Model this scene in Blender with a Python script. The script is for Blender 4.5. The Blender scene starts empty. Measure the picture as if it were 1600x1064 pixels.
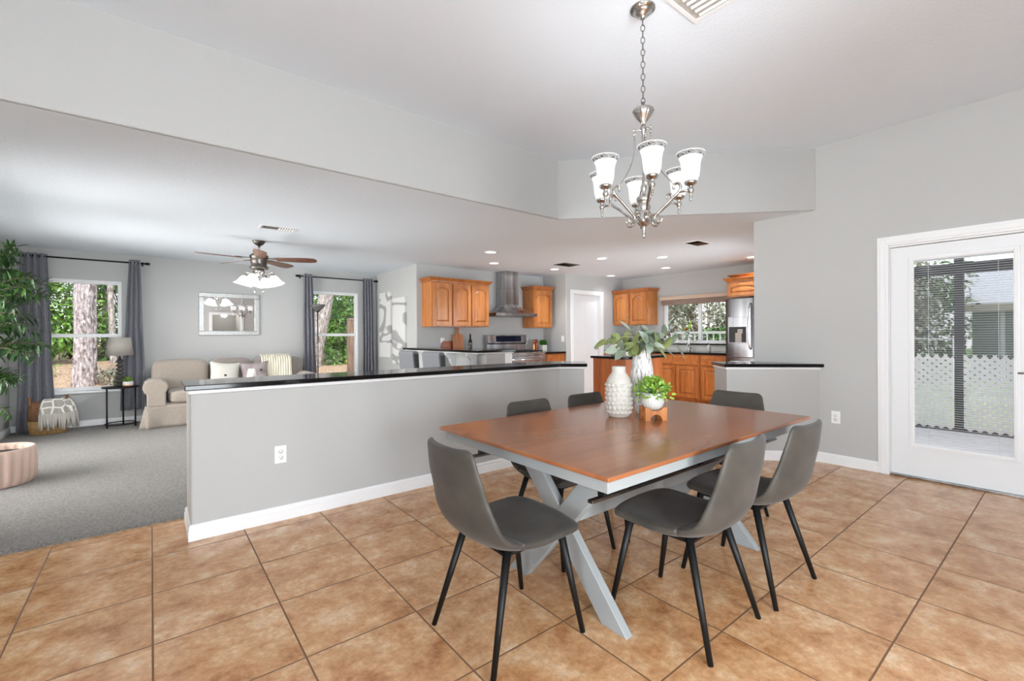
import bpy, bmesh, math, random
from mathutils import Vector, Matrix

# ------------------------------------------------------------------ camera, world, sun, added fill, exposure
scene = bpy.context.scene
COL = scene.collection
PI = math.pi
CAM_F, CAM_A, CAM_CY, CAM_ROLL = 709.74, 0.89889, 524.59, -0.005673
ca, sa = math.cos(CAM_A), math.sin(CAM_A)
_R = Vector((sa, -ca, 0)); _F = Vector((ca, sa, 0)); _U = Vector((0, 0, 1))
_RR = _R * math.cos(CAM_ROLL) + _U * math.sin(CAM_ROLL)
_UU = -_R * math.sin(CAM_ROLL) + _U * math.cos(CAM_ROLL)
cam_data = bpy.data.cameras.new('camera')
cam = bpy.data.objects.new('camera', cam_data)
COL.objects.link(cam)
cam.matrix_world = Matrix(((_RR.x, _UU.x, -_F.x, 0.0), (_RR.y, _UU.y, -_F.y, 0.0), (_RR.z, _UU.z, -_F.z, 1.225), (0, 0, 0, 1)))
cam_data.sensor_width = 36.0
cam_data.lens = CAM_F / 1600 * 36.0
cam_data.shift_y = -(532 - CAM_CY) / 1600
cam_data.clip_start = 0.05
cam_data.clip_end = 200
scene.camera = cam

vs = scene.view_settings
vs.view_transform = 'Standard'
vs.look = 'None'
vs.gamma = 1.0
vs.use_curve_mapping = False
vs.exposure = 0.42

world = bpy.data.worlds.new('sky')
scene.world = world
world.use_nodes = True
_wn = world.node_tree.nodes; _wl = world.node_tree.links
_bg = _wn['Background']
_tc = _wn.new('ShaderNodeTexCoord'); _sx = _wn.new('ShaderNodeSeparateXYZ'); _rp = _wn.new('ShaderNodeValToRGB')
_wl.new(_tc.outputs['Generated'], _sx.inputs[0]); _wl.new(_sx.outputs['Z'], _rp.inputs[0]); _wl.new(_rp.outputs[0], _bg.inputs[0])
_rp.color_ramp.elements[0].position = 0.0; _rp.color_ramp.elements[0].color = (0.95, 0.97, 1.0, 1)
_rp.color_ramp.elements[1].position = 0.8; _rp.color_ramp.elements[1].color = (0.62, 0.76, 1.0, 1)
SKY = 1.75
_bg.inputs[1].default_value = SKY

def lamp(name, kind, loc, energy, color=(1, 1, 1), size=0.1, rot=None, parent=None, **kw):
    d = bpy.data.lights.new(name, kind)
    d.energy = energy; d.color = color
    if kind == 'AREA':
        d.shape = 'RECTANGLE'; d.size = size[0]; d.size_y = size[1]
    elif kind == 'SUN':
        d.angle = size
    else:
        d.shadow_soft_size = size
    for k, v in kw.items():
        setattr(d, k, v)
    o = bpy.data.objects.new(name, d); COL.objects.link(o)
    o.location = loc
    if rot is not None: o.rotation_euler = rot
    if parent is not None: o.parent = parent
    return o

lamp('sun', 'SUN', (0, -30, 30), 2.6, (1, .95, .86), math.radians(6), Vector((.15, .52, -.84)).to_track_quat('-Z', 'Y').to_euler())
# area lights outside added, unseen openings, standing in for daylight to brighten the rooms
FILL = (.86, .935, 1.0)
lamp('added_fill_rear', 'AREA', (.22, -2.80, 1.08), 260, FILL, (1.8, 1.95), (math.radians(90), 0, 0))
lamp('added_fill_kitchen', 'AREA', (6.2, 1.98, 1.08), 66, FILL, (1.3, 1.95), (math.radians(90), 0, 0))
lamp('added_fill_side', 'AREA', (-1.62, -1.2, 1.3), 200, FILL, (2.2, 1.9), (math.radians(90), 0, math.radians(-90)))
lamp('added_fill_living', 'AREA', (-1.62, 5.9, 1.08), 195, (1.0, .985, .955), (3.0, 1.95), (math.radians(90), 0, math.radians(-90)))

# sky portals in the openings that are in the picture
for _n, _l, _s, _z in (('portal_kitchen', (8.16, 4.52, 1.5), (1.3, .9), 90), ('portal_door', (5.2, .57, 1.05), (.6, 1.6), 90),
                       ('portal_window_one', (-.76, 8.74, 1.26), (.9, 1.5), 180), ('portal_window_two', (2.62, 8.74, 1.26), (.9, 1.5), 180)):
    _p = lamp(_n, 'AREA', _l, 1, (1, 1, 1), _s, (math.radians(90), 0, math.radians(_z)))
    _p.data.cycles.is_portal = True

# ------------------------------------------------------------------ helpers
def srgb(r, g, b):
    def f(c):
        c /= 255.0
        return c / 12.92 if c <= .04045 else ((c + .055) / 1.055) ** 2.4
    return (f(r), f(g), f(b))

class MB:
    def __init__(s): s.v = []; s.f = []; s.sm = []
    def add(s, vs_, fs, smooth=False):
        n = len(s.v)
        s.v.extend([tuple(p) for p in vs_])
        for f in fs:
            s.f.append(tuple(i + n for i in f)); s.sm.append(smooth)
        return s
    def box(s, x0, x1, y0, y1, z0, z1, M=None):
        P = [(x0, y0, z0), (x1, y0, z0), (x1, y1, z0), (x0, y1, z0), (x0, y0, z1), (x1, y0, z1), (x1, y1, z1), (x0, y1, z1)]
        if M is not None: P = [M @ Vector(p) for p in P]
        return s.add(P, [(0, 3, 2, 1), (4, 5, 6, 7), (0, 1, 5, 4), (1, 2, 6, 5), (2, 3, 7, 6), (3, 0, 4, 7)])
    def prism(s, poly, axis, d0, d1, smooth=False):
        def mk(a, b, d):
            return (d, a, b) if axis == 'x' else ((a, d, b) if axis == 'y' else (a, b, d))
        n = len(poly)
        P = [mk(a, b, d0) for a, b in poly] + [mk(a, b, d1) for a, b in poly]
        return s.add(P, [tuple(range(n - 1, -1, -1)), tuple(range(n, 2 * n))] + [(i, (i + 1) % n, n + (i + 1) % n, n + i) for i in range(n)])
    def tube(s, pts, r, n=8, closed=False, cap=True, flat=None):
        pts = [Vector(p) for p in pts]; m = len(pts)
        rs = r if isinstance(r, (list, tuple)) else [r] * m
        V = []; prev = None
        for i, p in enumerate(pts):
            if closed: t = pts[(i + 1) % m] - pts[i - 1]
            else: t = pts[min(i + 1, m - 1)] - pts[max(i - 1, 0)]
            if t.length < 1e-9: t = Vector((0, 0, 1))
            t.normalize()
            if prev is None:
                a = Vector((0, 0, 1)) if abs(t.z) < .9 else Vector((1, 0, 0))
                u = t.cross(a).normalized()
            else:
                u = (prev - t * prev.dot(t))
                u = u.normalized() if u.length > 1e-6 else t.orthogonal().normalized()
            prev = u; w = t.cross(u)
            for k in range(n):
                an = 2 * PI * k / n
                fx, fy = (1, 1) if flat is None else flat
                V.append(p + (u * math.cos(an) * fx + w * math.sin(an) * fy) * rs[i])
        F = []
        for i in range(m if closed else m - 1):
            j = (i + 1) % m
            for k in range(n):
                F.append((i * n + k, i * n + (k + 1) % n, j * n + (k + 1) % n, j * n + k))
        s.add(V, F, True)
        if cap and not closed:
            b = len(s.v) - m * n
            s.f.append(tuple(b + k for k in range(n - 1, -1, -1))); s.sm.append(False)
            s.f.append(tuple(b + (m - 1) * n + k for k in range(n))); s.sm.append(False)
        return s
    def cyl(s, p0, p1, r0, r1=None, n=16, cap=True):
        return s.tube([p0, p1], [r0, r0 if r1 is None else r1], n, cap=cap)
    def lathe(s, prof, c=(0, 0, 0), n=24, sx=1, sy=1, rfun=None, closed=False):
        V = []
        for r, z in prof:
            for k in range(n):
                a = 2 * PI * k / n
                rr = r * (rfun(a, z) if rfun else 1)
                V.append((c[0] + rr * math.cos(a) * sx, c[1] + rr * math.sin(a) * sy, c[2] + z))
        F = []
        m = len(prof)
        for i in range(m if closed else m - 1):
            j = (i + 1) % m
            for k in range(n):
                F.append((i * n + k, i * n + (k + 1) % n, j * n + (k + 1) % n, j * n + k))
        s.add(V, F, True)
        b = len(s.v) - m * n
        if not closed:
            if prof[0][0] > 1e-4: s.f.append(tuple(b + k for k in range(n - 1, -1, -1))); s.sm.append(False)
            if prof[-1][0] > 1e-4: s.f.append(tuple(b + (m - 1) * n + k for k in range(n))); s.sm.append(False)
        return s
    def ball(s, c, r, n=12, m=8, sc=(1, 1, 1)):
        prof = [(max(1e-5, math.sin(PI * i / m)), -math.cos(PI * i / m)) for i in range(m + 1)]
        V = []
        for q, z in prof:
            for k in range(n):
                a = 2 * PI * k / n
                V.append((c[0] + q * math.cos(a) * r * sc[0], c[1] + q * math.sin(a) * r * sc[1], c[2] + z * r * sc[2]))
        F = [(i * n + k, i * n + (k + 1) % n, (i + 1) * n + (k + 1) % n, (i + 1) * n + k) for i in range(m) for k in range(n)]
        return s.add(V, F, True)
    def grid(s, fn, nu, nv, closed_u=False, smooth=True):
        V = [fn(i / (nu if closed_u else nu - 1), j / (nv - 1)) for i in range(nu) for j in range(nv)]
        F = []
        for i in range(nu if closed_u else nu - 1):
            k = (i + 1) % nu
            for j in range(nv - 1):
                F.append((i * nv + j, k * nv + j, k * nv + j + 1, i * nv + j + 1))
        return s.add(V, F, smooth)
    def leaf(s, b, d, up, L, W, droop=.15, fold=.25, n=4, rnd=1.6):
        """a leaf blade: base b, direction d, up vector, length, width"""
        d = Vector(d).normalized(); up = Vector(up)
        side = d.cross(up)
        if side.length < 1e-5: side = d.orthogonal()
        side.normalize(); up = side.cross(d).normalized(); b = Vector(b)
        V = []
        for i in range(n + 1):
            t = i / n
            w = W * .5 * (math.sin(PI * min(1, t ** .75)) ** (1 / rnd)) if 0 < t < 1 else W * .02
            c = b + d * (L * t) - up * (droop * L * t * t)
            V += [c - side * w + up * (fold * w), c, c + side * w + up * (fold * w)]
        F = []
        for i in range(n):
            a = i * 3
            F += [(a, a + 1, a + 4, a + 3), (a + 1, a + 2, a + 5, a + 4)]
        return s.add(V, F, True)
    def xf(s, M):
        s.v = [tuple(M @ Vector(p)) for p in s.v]; return s
    def obj(s, name, mat, parent=None, bevel=0.0, seg=2, loc=None, rot=None, subsurf=0, fix=True, solid=0):
        me = bpy.data.meshes.new(name)
        me.from_pydata(s.v, [], s.f)
        me.polygons.foreach_set('use_smooth', s.sm)
        if fix:
            bm = bmesh.new(); bm.from_mesh(me)
            bmesh.ops.recalc_face_normals(bm, faces=bm.faces)
            bm.to_mesh(me); bm.free()
        for m in (mat if isinstance(mat, (list, tuple)) else [mat]): me.materials.append(m)
        me.update()
        o = bpy.data.objects.new(name, me); COL.objects.link(o)
        if parent is not None: o.parent = parent
        if loc is not None: o.location = loc
        if rot is not None: o.rotation_euler = rot
        if solid:
            md = o.modifiers.new('solid', 'SOLIDIFY'); md.thickness = solid; md.offset = 0
        if bevel > 0:
            md = o.modifiers.new('bevel', 'BEVEL'); md.width = bevel; md.segments = seg; md.limit_method = 'ANGLE'; md.angle_limit = math.radians(40)
        if subsurf:
            md = o.modifiers.new('sub', 'SUBSURF'); md.levels = subsurf; md.render_levels = subsurf
        return o

def tag(o, label, cat, group=None):
    o['label'] = label; o['category'] = cat
    if group: o['group'] = group
    return o
def struct(o):
    o['kind'] = 'structure'; return o
def thing(name, label, cat, loc=(0, 0, 0), rz=0.0, group=None):
    o = bpy.data.objects.new(name, None); COL.objects.link(o)
    o.empty_display_size = .1
    o.location = loc; o.rotation_euler = (0, 0, rz)
    return tag(o, label, cat, group)
def copy_tree(src, loc, rz, label, group=None, children=None):
    kids = children or {}
    r = src.copy(); COL.objects.link(r); r.location = loc; r.rotation_euler = (0, 0, rz)
    r['label'] = label
    if group: r['group'] = group
    def rec(a, b):
        for ch in list(a.children):
            c = ch.copy(); COL.objects.link(c); c.parent = b
            rec(ch, c)
    rec(src, r)
    return r

def smooth(pts, k=5):
    """Catmull-Rom resampling of a path"""
    P = [Vector(p) for p in pts]; out = []
    for i in range(len(P) - 1):
        a, b_, c, d = P[max(0, i - 1)], P[i], P[i + 1], P[min(len(P) - 1, i + 2)]
        for j in range(k):
            t = j / k
            out.append(.5 * (2 * b_ + (c - a) * t + (2 * a - 5 * b_ + 4 * c - d) * t * t + (3 * b_ - a - 3 * c + d) * t ** 3))
    return out + [P[-1]]
def taper(n, r0, r1, start=.6):
    return [r0 if i / (n - 1) < start else r0 + (r1 - r0) * (i / (n - 1) - start) / (1 - start) for i in range(n)]

def circle(r, n=24, c=(0, 0, 0), a0=0.0, a1=2 * PI):
    return [(c[0] + r * math.cos(a0 + (a1 - a0) * i / n), c[1] + r * math.sin(a0 + (a1 - a0) * i / n), c[2]) for i in range(n)]

def offset_poly(P, ds):
    """offset a counter-clockwise plan polygon outward, one distance per edge"""
    n = len(P); L = []
    for i in range(n):
        a = Vector(P[i]); b = Vector(P[(i + 1) % n]); t = (b - a).normalized(); nn = Vector((t.y, -t.x))
        d = ds[i] if isinstance(ds, (list, tuple)) else ds
        L.append((a + nn * d, t))
    out = []
    for i in range(n):
        p, t = L[i - 1]; q, u = L[i]
        den = t.x * u.y - t.y * u.x
        if abs(den) < 1e-6: out.append(tuple(q)); continue
        k = ((q.x - p.x) * u.y - (q.y - p.y) * u.x) / den
        out.append(tuple(p + t * k))
    return out

# ------------------------------------------------------------------ materials
def _new(name):
    m = bpy.data.materials.new(name); m.use_nodes = True
    nt = m.node_tree
    return m, nt, nt.nodes, nt.links, nt.nodes['Principled BSDF']

def mat(name, col, rough=.5, metal=0.0, spec=.5, col2=None, nscale=8.0, stretch=(1, 1, 1), bump=0.0, bscale=60.0, bstretch=None,
        coat=0.0, ramp=(.35, .65), detail=4.0, emit=0.0, sheen=0.0, bdist=.01, aniso=0.0, sss=0.0):
    m, nt, N, Lk, B = _new(name)
    B.inputs['Base Color'].default_value = (*col, 1)
    B.inputs['Roughness'].default_value = rough
    B.inputs['Metallic'].default_value = metal
    B.inputs['Specular IOR Level'].default_value = spec
    B.inputs['Coat Weight'].default_value = coat
    B.inputs['Coat Roughness'].default_value = .08
    B.inputs['Sheen Weight'].default_value = sheen
    if emit:
        B.inputs['Emission Color'].default_value = (*col, 1); B.inputs['Emission Strength'].default_value = emit
    tc = N.new('ShaderNodeTexCoord')
    if col2 is not None:
        mp = N.new('ShaderNodeMapping'); mp.inputs['Scale'].default_value = stretch
        nz = N.new('ShaderNodeTexNoise'); nz.inputs['Scale'].default_value = nscale; nz.inputs['Detail'].default_value = detail
        rp = N.new('ShaderNodeValToRGB')
        rp.color_ramp.elements[0].position = ramp[0]; rp.color_ramp.elements[0].color = (*col, 1)
        rp.color_ramp.elements[1].position = ramp[1]; rp.color_ramp.elements[1].color = (*col2, 1)
        Lk.new(tc.outputs['Object'], mp.inputs[0]); Lk.new(mp.outputs[0], nz.inputs['Vector'])
        Lk.new(nz.outputs[0], rp.inputs[0]); Lk.new(rp.outputs[0], B.inputs['Base Color'])
    if bump:
        nb = N.new('ShaderNodeTexNoise'); nb.inputs['Scale'].default_value = bscale; nb.inputs['Detail'].default_value = 3
        bp = N.new('ShaderNodeBump'); bp.inputs['Strength'].default_value = bump; bp.inputs['Distance'].default_value = bdist
        if bstretch:
            mb = N.new('ShaderNodeMapping'); mb.inputs['Scale'].default_value = bstretch
            Lk.new(tc.outputs['Object'], mb.inputs[0]); Lk.new(mb.outputs[0], nb.inputs['Vector'])
        else:
            Lk.new(tc.outputs['Object'], nb.inputs['Vector'])
        Lk.new(nb.outputs[0], bp.inputs['Height']); Lk.new(bp.outputs[0], B.inputs['Normal'])
    return m

def wood(name, c1, c2, axis='z', rough=.35, coat=0.0, scale=9.0, fine=70.0, bump=.08, ramp=(.36, .62)):
    """long-grained wood: two noise layers stretched along the grain"""
    m, nt, N, Lk, B = _new(name)
    B.inputs['Roughness'].default_value = rough; B.inputs['Coat Weight'].default_value = coat; B.inputs['Coat Roughness'].default_value = .1
    tc = N.new('ShaderNodeTexCoord')
    k = {'x': (.07, 1, 1), 'y': (1, .07, 1), 'z': (1, 1, .07)}[axis]
    mp = N.new('ShaderNodeMapping'); mp.inputs['Scale'].default_value = k
    Lk.new(tc.outputs['Object'], mp.inputs[0])
    n1 = N.new('ShaderNodeTexNoise'); n1.inputs['Scale'].default_value = scale; n1.inputs['Detail'].default_value = 5; n1.inputs['Distortion'].default_value = .6
    n2 = N.new('ShaderNodeTexNoise'); n2.inputs['Scale'].default_value = fine; n2.inputs['Detail'].default_value = 3
    Lk.new(mp.outputs[0], n1.inputs['Vector']); Lk.new(mp.outputs[0], n2.inputs['Vector'])
    mx = N.new('ShaderNodeMath'); mx.operation = 'MULTIPLY_ADD'; mx.inputs[1].default_value = .45
    ms = N.new('ShaderNodeMath'); ms.operation = 'MULTIPLY'; ms.inputs[1].default_value = .55
    Lk.new(n1.outputs[0], ms.inputs[0]); Lk.new(n2.outputs[0], mx.inputs[0]); Lk.new(ms.outputs[0], mx.inputs[2])
    rp = N.new('ShaderNodeValToRGB')
    rp.color_ramp.elements[0].position = ramp[0]; rp.color_ramp.elements[0].color = (*c1, 1)
    rp.color_ramp.elements[1].position = ramp[1]; rp.color_ramp.elements[1].color = (*c2, 1)
    Lk.new(mx.outputs[0], rp.inputs[0]); Lk.new(rp.outputs[0], B.inputs['Base Color'])
    bp = N.new('ShaderNodeBump'); bp.inputs['Strength'].default_value = bump; bp.inputs['Distance'].default_value = .003
    Lk.new(n2.outputs[0], bp.inputs['Height']); Lk.new(bp.outputs[0], B.inputs['Normal'])
    return m

def glass(name, tint=(1, 1, 1), refl=.9, gmax=.6):
    m, nt, N, Lk, B = _new(name)
    N.remove(B)
    out = N['Material Output']
    tr = N.new('ShaderNodeBsdfTransparent'); tr.inputs[0].default_value = (*tint, 1)
    gl = N.new('ShaderNodeBsdfGlossy'); gl.inputs['Roughness'].default_value = .01; gl.inputs[0].default_value = (refl, refl, refl, 1)
    fr = N.new('ShaderNodeFresnel'); fr.inputs[0].default_value = 1.5
    mx = N.new('ShaderNodeMixShader')
    Lk.new(fr.outputs[0], mx.inputs[0]); Lk.new(tr.outputs[0], mx.inputs[1]); Lk.new(gl.outputs[0], mx.inputs[2]); Lk.new(mx.outputs[0], out.inputs[0])
    return m

def tile_mat():
    S, OX, OY = .4597, .0010, 2.3125
    m, nt, N, Lk, B = _new('travertine_tile')
    tc = N.new('ShaderNodeTexCoord'); sp = N.new('ShaderNodeSeparateXYZ'); Lk.new(tc.outputs['Object'], sp.inputs[0])
    def math_(op, a, b=None, c=None):
        n = N.new('ShaderNodeMath'); n.operation = op
        for i, q in enumerate((a, b, c)):
            if q is None: continue
            if isinstance(q, (int, float)): n.inputs[i].default_value = q
            else: Lk.new(q, n.inputs[i])
        return n.outputs[0]
    def axis(o, off):
        u = math_('DIVIDE', math_('SUBTRACT', o, off), S)
        fl = math_('FLOOR', u); fr = math_('SUBTRACT', u, fl)
        d = math_('MINIMUM', fr, math_('SUBTRACT', 1.0, fr))
        return fl, d
    fx, dx = axis(sp.outputs[0], OX); fy, dy = axis(sp.outputs[1], OY)
    d = math_('MINIMUM', dx, dy)
    grout = N.new('ShaderNodeMapRange'); grout.inputs['From Min'].default_value = .0055; grout.inputs['From Max'].default_value = .0095
    Lk.new(d, grout.inputs['Value'])
    # per-tile shift of the clouding
    cmb = N.new('ShaderNodeCombineXYZ'); Lk.new(fx, cmb.inputs[0]); Lk.new(fy, cmb.inputs[1])
    wn = N.new('ShaderNodeTexWhiteNoise'); wn.noise_dimensions = '3D'; Lk.new(cmb.outputs[0], wn.inputs['Vector'])
    va = N.new('ShaderNodeVectorMath'); va.operation = 'MULTIPLY_ADD'; va.inputs[1].default_value = (9, 9, 9)
    Lk.new(wn.outputs['Color'], va.inputs[0]); Lk.new(tc.outputs['Object'], va.inputs[2])
    n1 = N.new('ShaderNodeTexNoise'); n1.inputs['Scale'].default_value = 6.5; n1.inputs['Detail'].default_value = 10; n1.inputs['Roughness'].default_value = .74
    n2 = N.new('ShaderNodeTexNoise'); n2.inputs['Scale'].default_value = 38; n2.inputs['Detail'].default_value = 5; n2.inputs['Roughness'].default_value = .7
    Lk.new(va.outputs[0], n1.inputs['Vector']); Lk.new(va.outputs[0], n2.inputs['Vector'])
    r1 = N.new('ShaderNodeValToRGB')
    e = r1.color_ramp.elements
    e[0].position = .33; e[0].color = (*srgb(168, 114, 72), 1)
    e[1].position = .68; e[1].color = (*srgb(232, 202, 168), 1)
    q = e.new(.45); q.color = (*srgb(200, 148, 102), 1)
    q = e.new(.55); q.color = (*srgb(215, 170, 126), 1)
    Lk.new(n1.outputs[0], r1.inputs[0])
    r2 = N.new('ShaderNodeValToRGB')
    r2.color_ramp.elements[0].position = .30; r2.color_ramp.elements[0].color = (.72, .69, .66, 1)
    r2.color_ramp.elements[1].position = .62; r2.color_ramp.elements[1].color = (1.06, 1.05, 1.04, 1)
    Lk.new(n2.outputs[0], r2.inputs[0])
    mul = N.new('ShaderNodeMix'); mul.data_type = 'RGBA'; mul.blend_type = 'MULTIPLY'; mul.inputs[0].default_value = .7
    Lk.new(r1.outputs[0], mul.inputs[6]); Lk.new(r2.outputs[0], mul.inputs[7])
    gm = N.new('ShaderNodeMix'); gm.data_type = 'RGBA'; gm.inputs[6].default_value = (*srgb(124, 90, 62), 1)
    Lk.new(grout.outputs[0], gm.inputs[0]); Lk.new(mul.outputs[2], gm.inputs[7]); Lk.new(gm.outputs[2], B.inputs['Base Color'])
    rr = N.new('ShaderNodeMapRange'); rr.inputs['To Min'].default_value = .75; rr.inputs['To Max'].default_value = .20
    Lk.new(grout.outputs[0], rr.inputs['Value']); Lk.new(rr.outputs[0], B.inputs['Roughness'])
    h = math_('MULTIPLY_ADD', n1.outputs[0], .10, grout.outputs[0])
    bp = N.new('ShaderNodeBump'); bp.inputs['Strength'].default_value = .35; bp.inputs['Distance'].default_value = .004
    Lk.new(h, bp.inputs['Height']); Lk.new(bp.outputs[0], B.inputs['Normal'])
    return m

MW = {}
MW['tile'] = tile_mat()
MW['wall'] = mat('wall_paint', srgb(187, 187, 185), .75, spec=.25, bump=.22, bscale=95, bdist=.004)
MW['ceil'] = mat('ceiling_paint', srgb(231, 238, 245), .85, spec=.2, bump=.35, bscale=70, bdist=.005)
MW['white'] = mat('white_trim_paint', srgb(236, 236, 236), .35)
MW['door_white'] = mat('white_door_paint', srgb(230, 231, 232), .38)
MW['carpet'] = mat('grey_carpet_pile', srgb(104, 100, 96), .97, spec=.1, col2=srgb(142, 137, 132), nscale=95, detail=8, ramp=(.36, .66), bump=.5, bscale=230, bdist=.012, sheen=.2)
MW['granite'] = mat('black_granite', srgb(16, 15, 16), .10, spec=.28, col2=srgb(52, 44, 42), nscale=240, ramp=(.55, .72), detail=2)
MW['leather'] = mat('grey_leather', srgb(52, 49, 45), .5, spec=.3, col2=srgb(76, 71, 64), nscale=7, detail=8, ramp=(.3, .7), bump=.12, bscale=160, bdist=.002, sheen=.1)
MW['black_metal'] = mat('black_metal', srgb(16, 15, 15), .5, spec=.3)
MW['table_top'] = wood('walnut_tabletop', srgb(136, 80, 48), srgb(170, 110, 72), 'x', .22, .15, 3.2, 12, .0, (.28, .72))
MW['table_paint'] = mat('grey_table_paint', srgb(150, 153, 153), .5, col2=srgb(144, 147, 147), nscale=4)
MW['oak'] = wood('honey_oak', srgb(146, 78, 32), srgb(190, 117, 57), 'z', .36, .15, 12, 90)
MW['oak_upper'] = wood('honey_oak_upper', srgb(160, 90, 40), srgb(204, 132, 69), 'z', .36, .15, 12, 90)
MW['fridge_steel'] = mat('refrigerator_steel', srgb(134, 134, 137), .24, 1.0, col2=srgb(96, 96, 99), nscale=7, stretch=(1, 1, .06))
MW['oak_x'] = wood('honey_oak_rail', srgb(146, 78, 32), srgb(190, 117, 57), 'y', .36, .15, 12, 90)
MW['oak_dark'] = wood('oak_panel', srgb(130, 66, 28), srgb(170, 96, 46), 'z', .4, .1, 10, 90)
MW['steel'] = mat('brushed_steel', srgb(205, 205, 206), .22, 1.0, col2=srgb(150, 150, 152), nscale=9, stretch=(1, 1, .06), bump=.03, bscale=300, bstretch=(1, 1, .03))
MW['chrome'] = mat('chrome', srgb(215, 215, 215), .1, 1.0)
MW['nickel'] = mat('antique_nickel', srgb(206, 203, 199), .24, 1.0, col2=srgb(168, 163, 157), nscale=30)
MW['pewter'] = mat('pewter', srgb(120, 114, 108), .35, 1.0)
MW['dark_glass'] = mat('black_glass', srgb(10, 12, 20), .06)
MW['navy_glass'] = mat('navy_display_glass', srgb(16, 20, 44), .08)
MW['black'] = mat('black_plastic', srgb(14, 14, 14), .45)
MW['curtain'] = mat('grey_curtain_linen', srgb(114, 114, 122), .9, spec=.15, col2=srgb(134, 134, 141), nscale=160, stretch=(1, 1, .15), bump=.25, bscale=400, bdist=.002, sheen=.3)
MW['sofa'] = mat('taupe_slipcover', srgb(158, 148, 137), .9, spec=.15, col2=srgb(153, 143, 132), nscale=30, bump=.25, bscale=420, bdist=.002, sheen=.25)
MW['sofa_dark'] = mat('mocha_slipcover', srgb(142, 132, 126), .9, spec=.15, col2=srgb(136, 127, 121), nscale=30, bump=.25, bscale=420, bdist=.002, sheen=.25)
MW['pillow_grey'] = mat('oatmeal_pillow', srgb(200, 197, 188), .9, spec=.1, bump=.3, bscale=300, bdist=.002)
MW['pillow_mauve'] = mat('mauve_pillow', srgb(160, 150, 150), .9, spec=.1, col2=srgb(140, 128, 128), nscale=14, bump=.3, bscale=300, bdist=.002)
MW['cream'] = mat('cream_yarn', srgb(228, 222, 204), .95, spec=.1, bump=.5, bscale=120, bdist=.006)
MW['plaster_white'] = mat('white_ceramic', srgb(184, 179, 170), .55, bump=.12, bscale=40, bdist=.003)
MW['gloss_white'] = mat('glazed_white_ceramic', srgb(204, 202, 196), .2)
MW['plastic_white'] = mat('white_plastic', srgb(240, 240, 238), .35)
MW['grey_ceramic'] = mat('grey_ceramic', srgb(190, 186, 178), .5, col2=srgb(165, 160, 152), nscale=20)
MW['wood_light'] = wood('acacia_wood', srgb(140, 78, 36), srgb(196, 126, 66), 'z', .4, .1, 14, 80)
MW['wood_red'] = wood('cherry_board', srgb(120, 52, 24), srgb(164, 84, 42), 'x', .4, .1, 14, 80)
MW['bright_leaf'] = mat('bright_green_leaf', srgb(92, 140, 44), .45, col2=srgb(160, 190, 78), nscale=22)
MW['sage_leaf'] = mat('sage_leaf', srgb(118, 132, 112), .6, col2=srgb(164, 172, 156), nscale=9)
MW['olive_leaf'] = mat('olive_leaf', srgb(110, 124, 70), .55, col2=srgb(154, 160, 104), nscale=12)
MW['plant_leaf'] = mat('dark_green_leaf', srgb(18, 46, 20), .45, col2=srgb(58, 94, 34), nscale=7)
MW['twig'] = mat('brown_twig', srgb(84, 66, 50), .8)
MW['grass_leaf'] = mat('grass_green', srgb(62, 128, 36), .5)
MW['soil'] = mat('dark_soil', srgb(48, 38, 30), .95, bump=.8, bscale=60, bdist=.01)
MW['pink_pot'] = mat('blush_clay', srgb(204, 178, 162), .6, col2=srgb(194, 166, 150), nscale=5)
MW['wicker'] = mat('brown_wicker', srgb(124, 84, 58), .8, col2=srgb(160, 118, 84), nscale=60, bump=.9, bscale=90, bstretch=(1, 1, 2.2), bdist=.012)
MW['straw'] = mat('straw_weave', srgb(168, 128, 78), .8, col2=srgb(198, 160, 106), nscale=60, bump=.9, bscale=90, bstretch=(1, 1, 2.2), bdist=.012)
MW['shade_linen'] = mat('grey_linen_shade', srgb(168, 163, 154), .85, bump=.2, bscale=400, bdist=.001)
MW['lamp_base'] = mat('pewter_ceramic', srgb(86, 84, 80), .35, metal=.5)
MW['mirror'] = mat('mirror_glass', (.92, .92, .92), .015, 1.0)
MW['mirror_frame'] = mat('silver_frame', srgb(186, 186, 184), .4, .5, col2=srgb(170, 170, 168), nscale=30)
MW['pane'] = glass('window_glass')
MW['copper'] = mat('copper', srgb(190, 128, 92), .3, 1.0)
MW['red'] = mat('red_petal', srgb(206, 70, 50), .5)
MW['pull_tan'] = mat('tan_shade_fabric', srgb(206, 184, 164), .85)
MW['pull_mauve'] = mat('woven_shade_fabric', srgb(160, 138, 128), .9, col2=srgb(130, 110, 100), nscale=60, stretch=(.2, .2, 3))
MW['stool'] = mat('grey_stool_fabric', srgb(116, 118, 122), .7, bump=.1, bscale=300, bdist=.001)
MW['stool_side'] = mat('charcoal_stool_side', srgb(62, 64, 66), .6)
MW['bark'] = mat('pine_bark', srgb(132, 120, 116), .95, col2=srgb(206, 194, 192), nscale=26, stretch=(1, 1, .35), ramp=(.38, .6), detail=6, bump=1.0, bscale=11, bstretch=(1, 1, .4), bdist=.08)
MW['bark2'] = mat('grey_bark', srgb(140, 130, 122), .95, col2=srgb(204, 194, 186), nscale=28, stretch=(1, 1, .3), ramp=(.38, .62), detail=6, bump=1.0, bscale=14, bstretch=(1, 1, .4), bdist=.06)
MW['litter'] = mat('leaf_litter', srgb(136, 104, 76), .95, col2=srgb(206, 176, 144), nscale=26, detail=10, ramp=(.36, .64), bump=.8, bscale=30, bdist=.03)
MW['lawn'] = mat('lawn_grass', srgb(108, 136, 74), .95, col2=srgb(150, 170, 108), nscale=18, detail=8, bump=.6, bscale=90, bdist=.03)
MW['shrub1'] = mat('shrub_green', srgb(66, 118, 40), .6, col2=srgb(150, 190, 80), nscale=2.4, detail=6)
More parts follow.
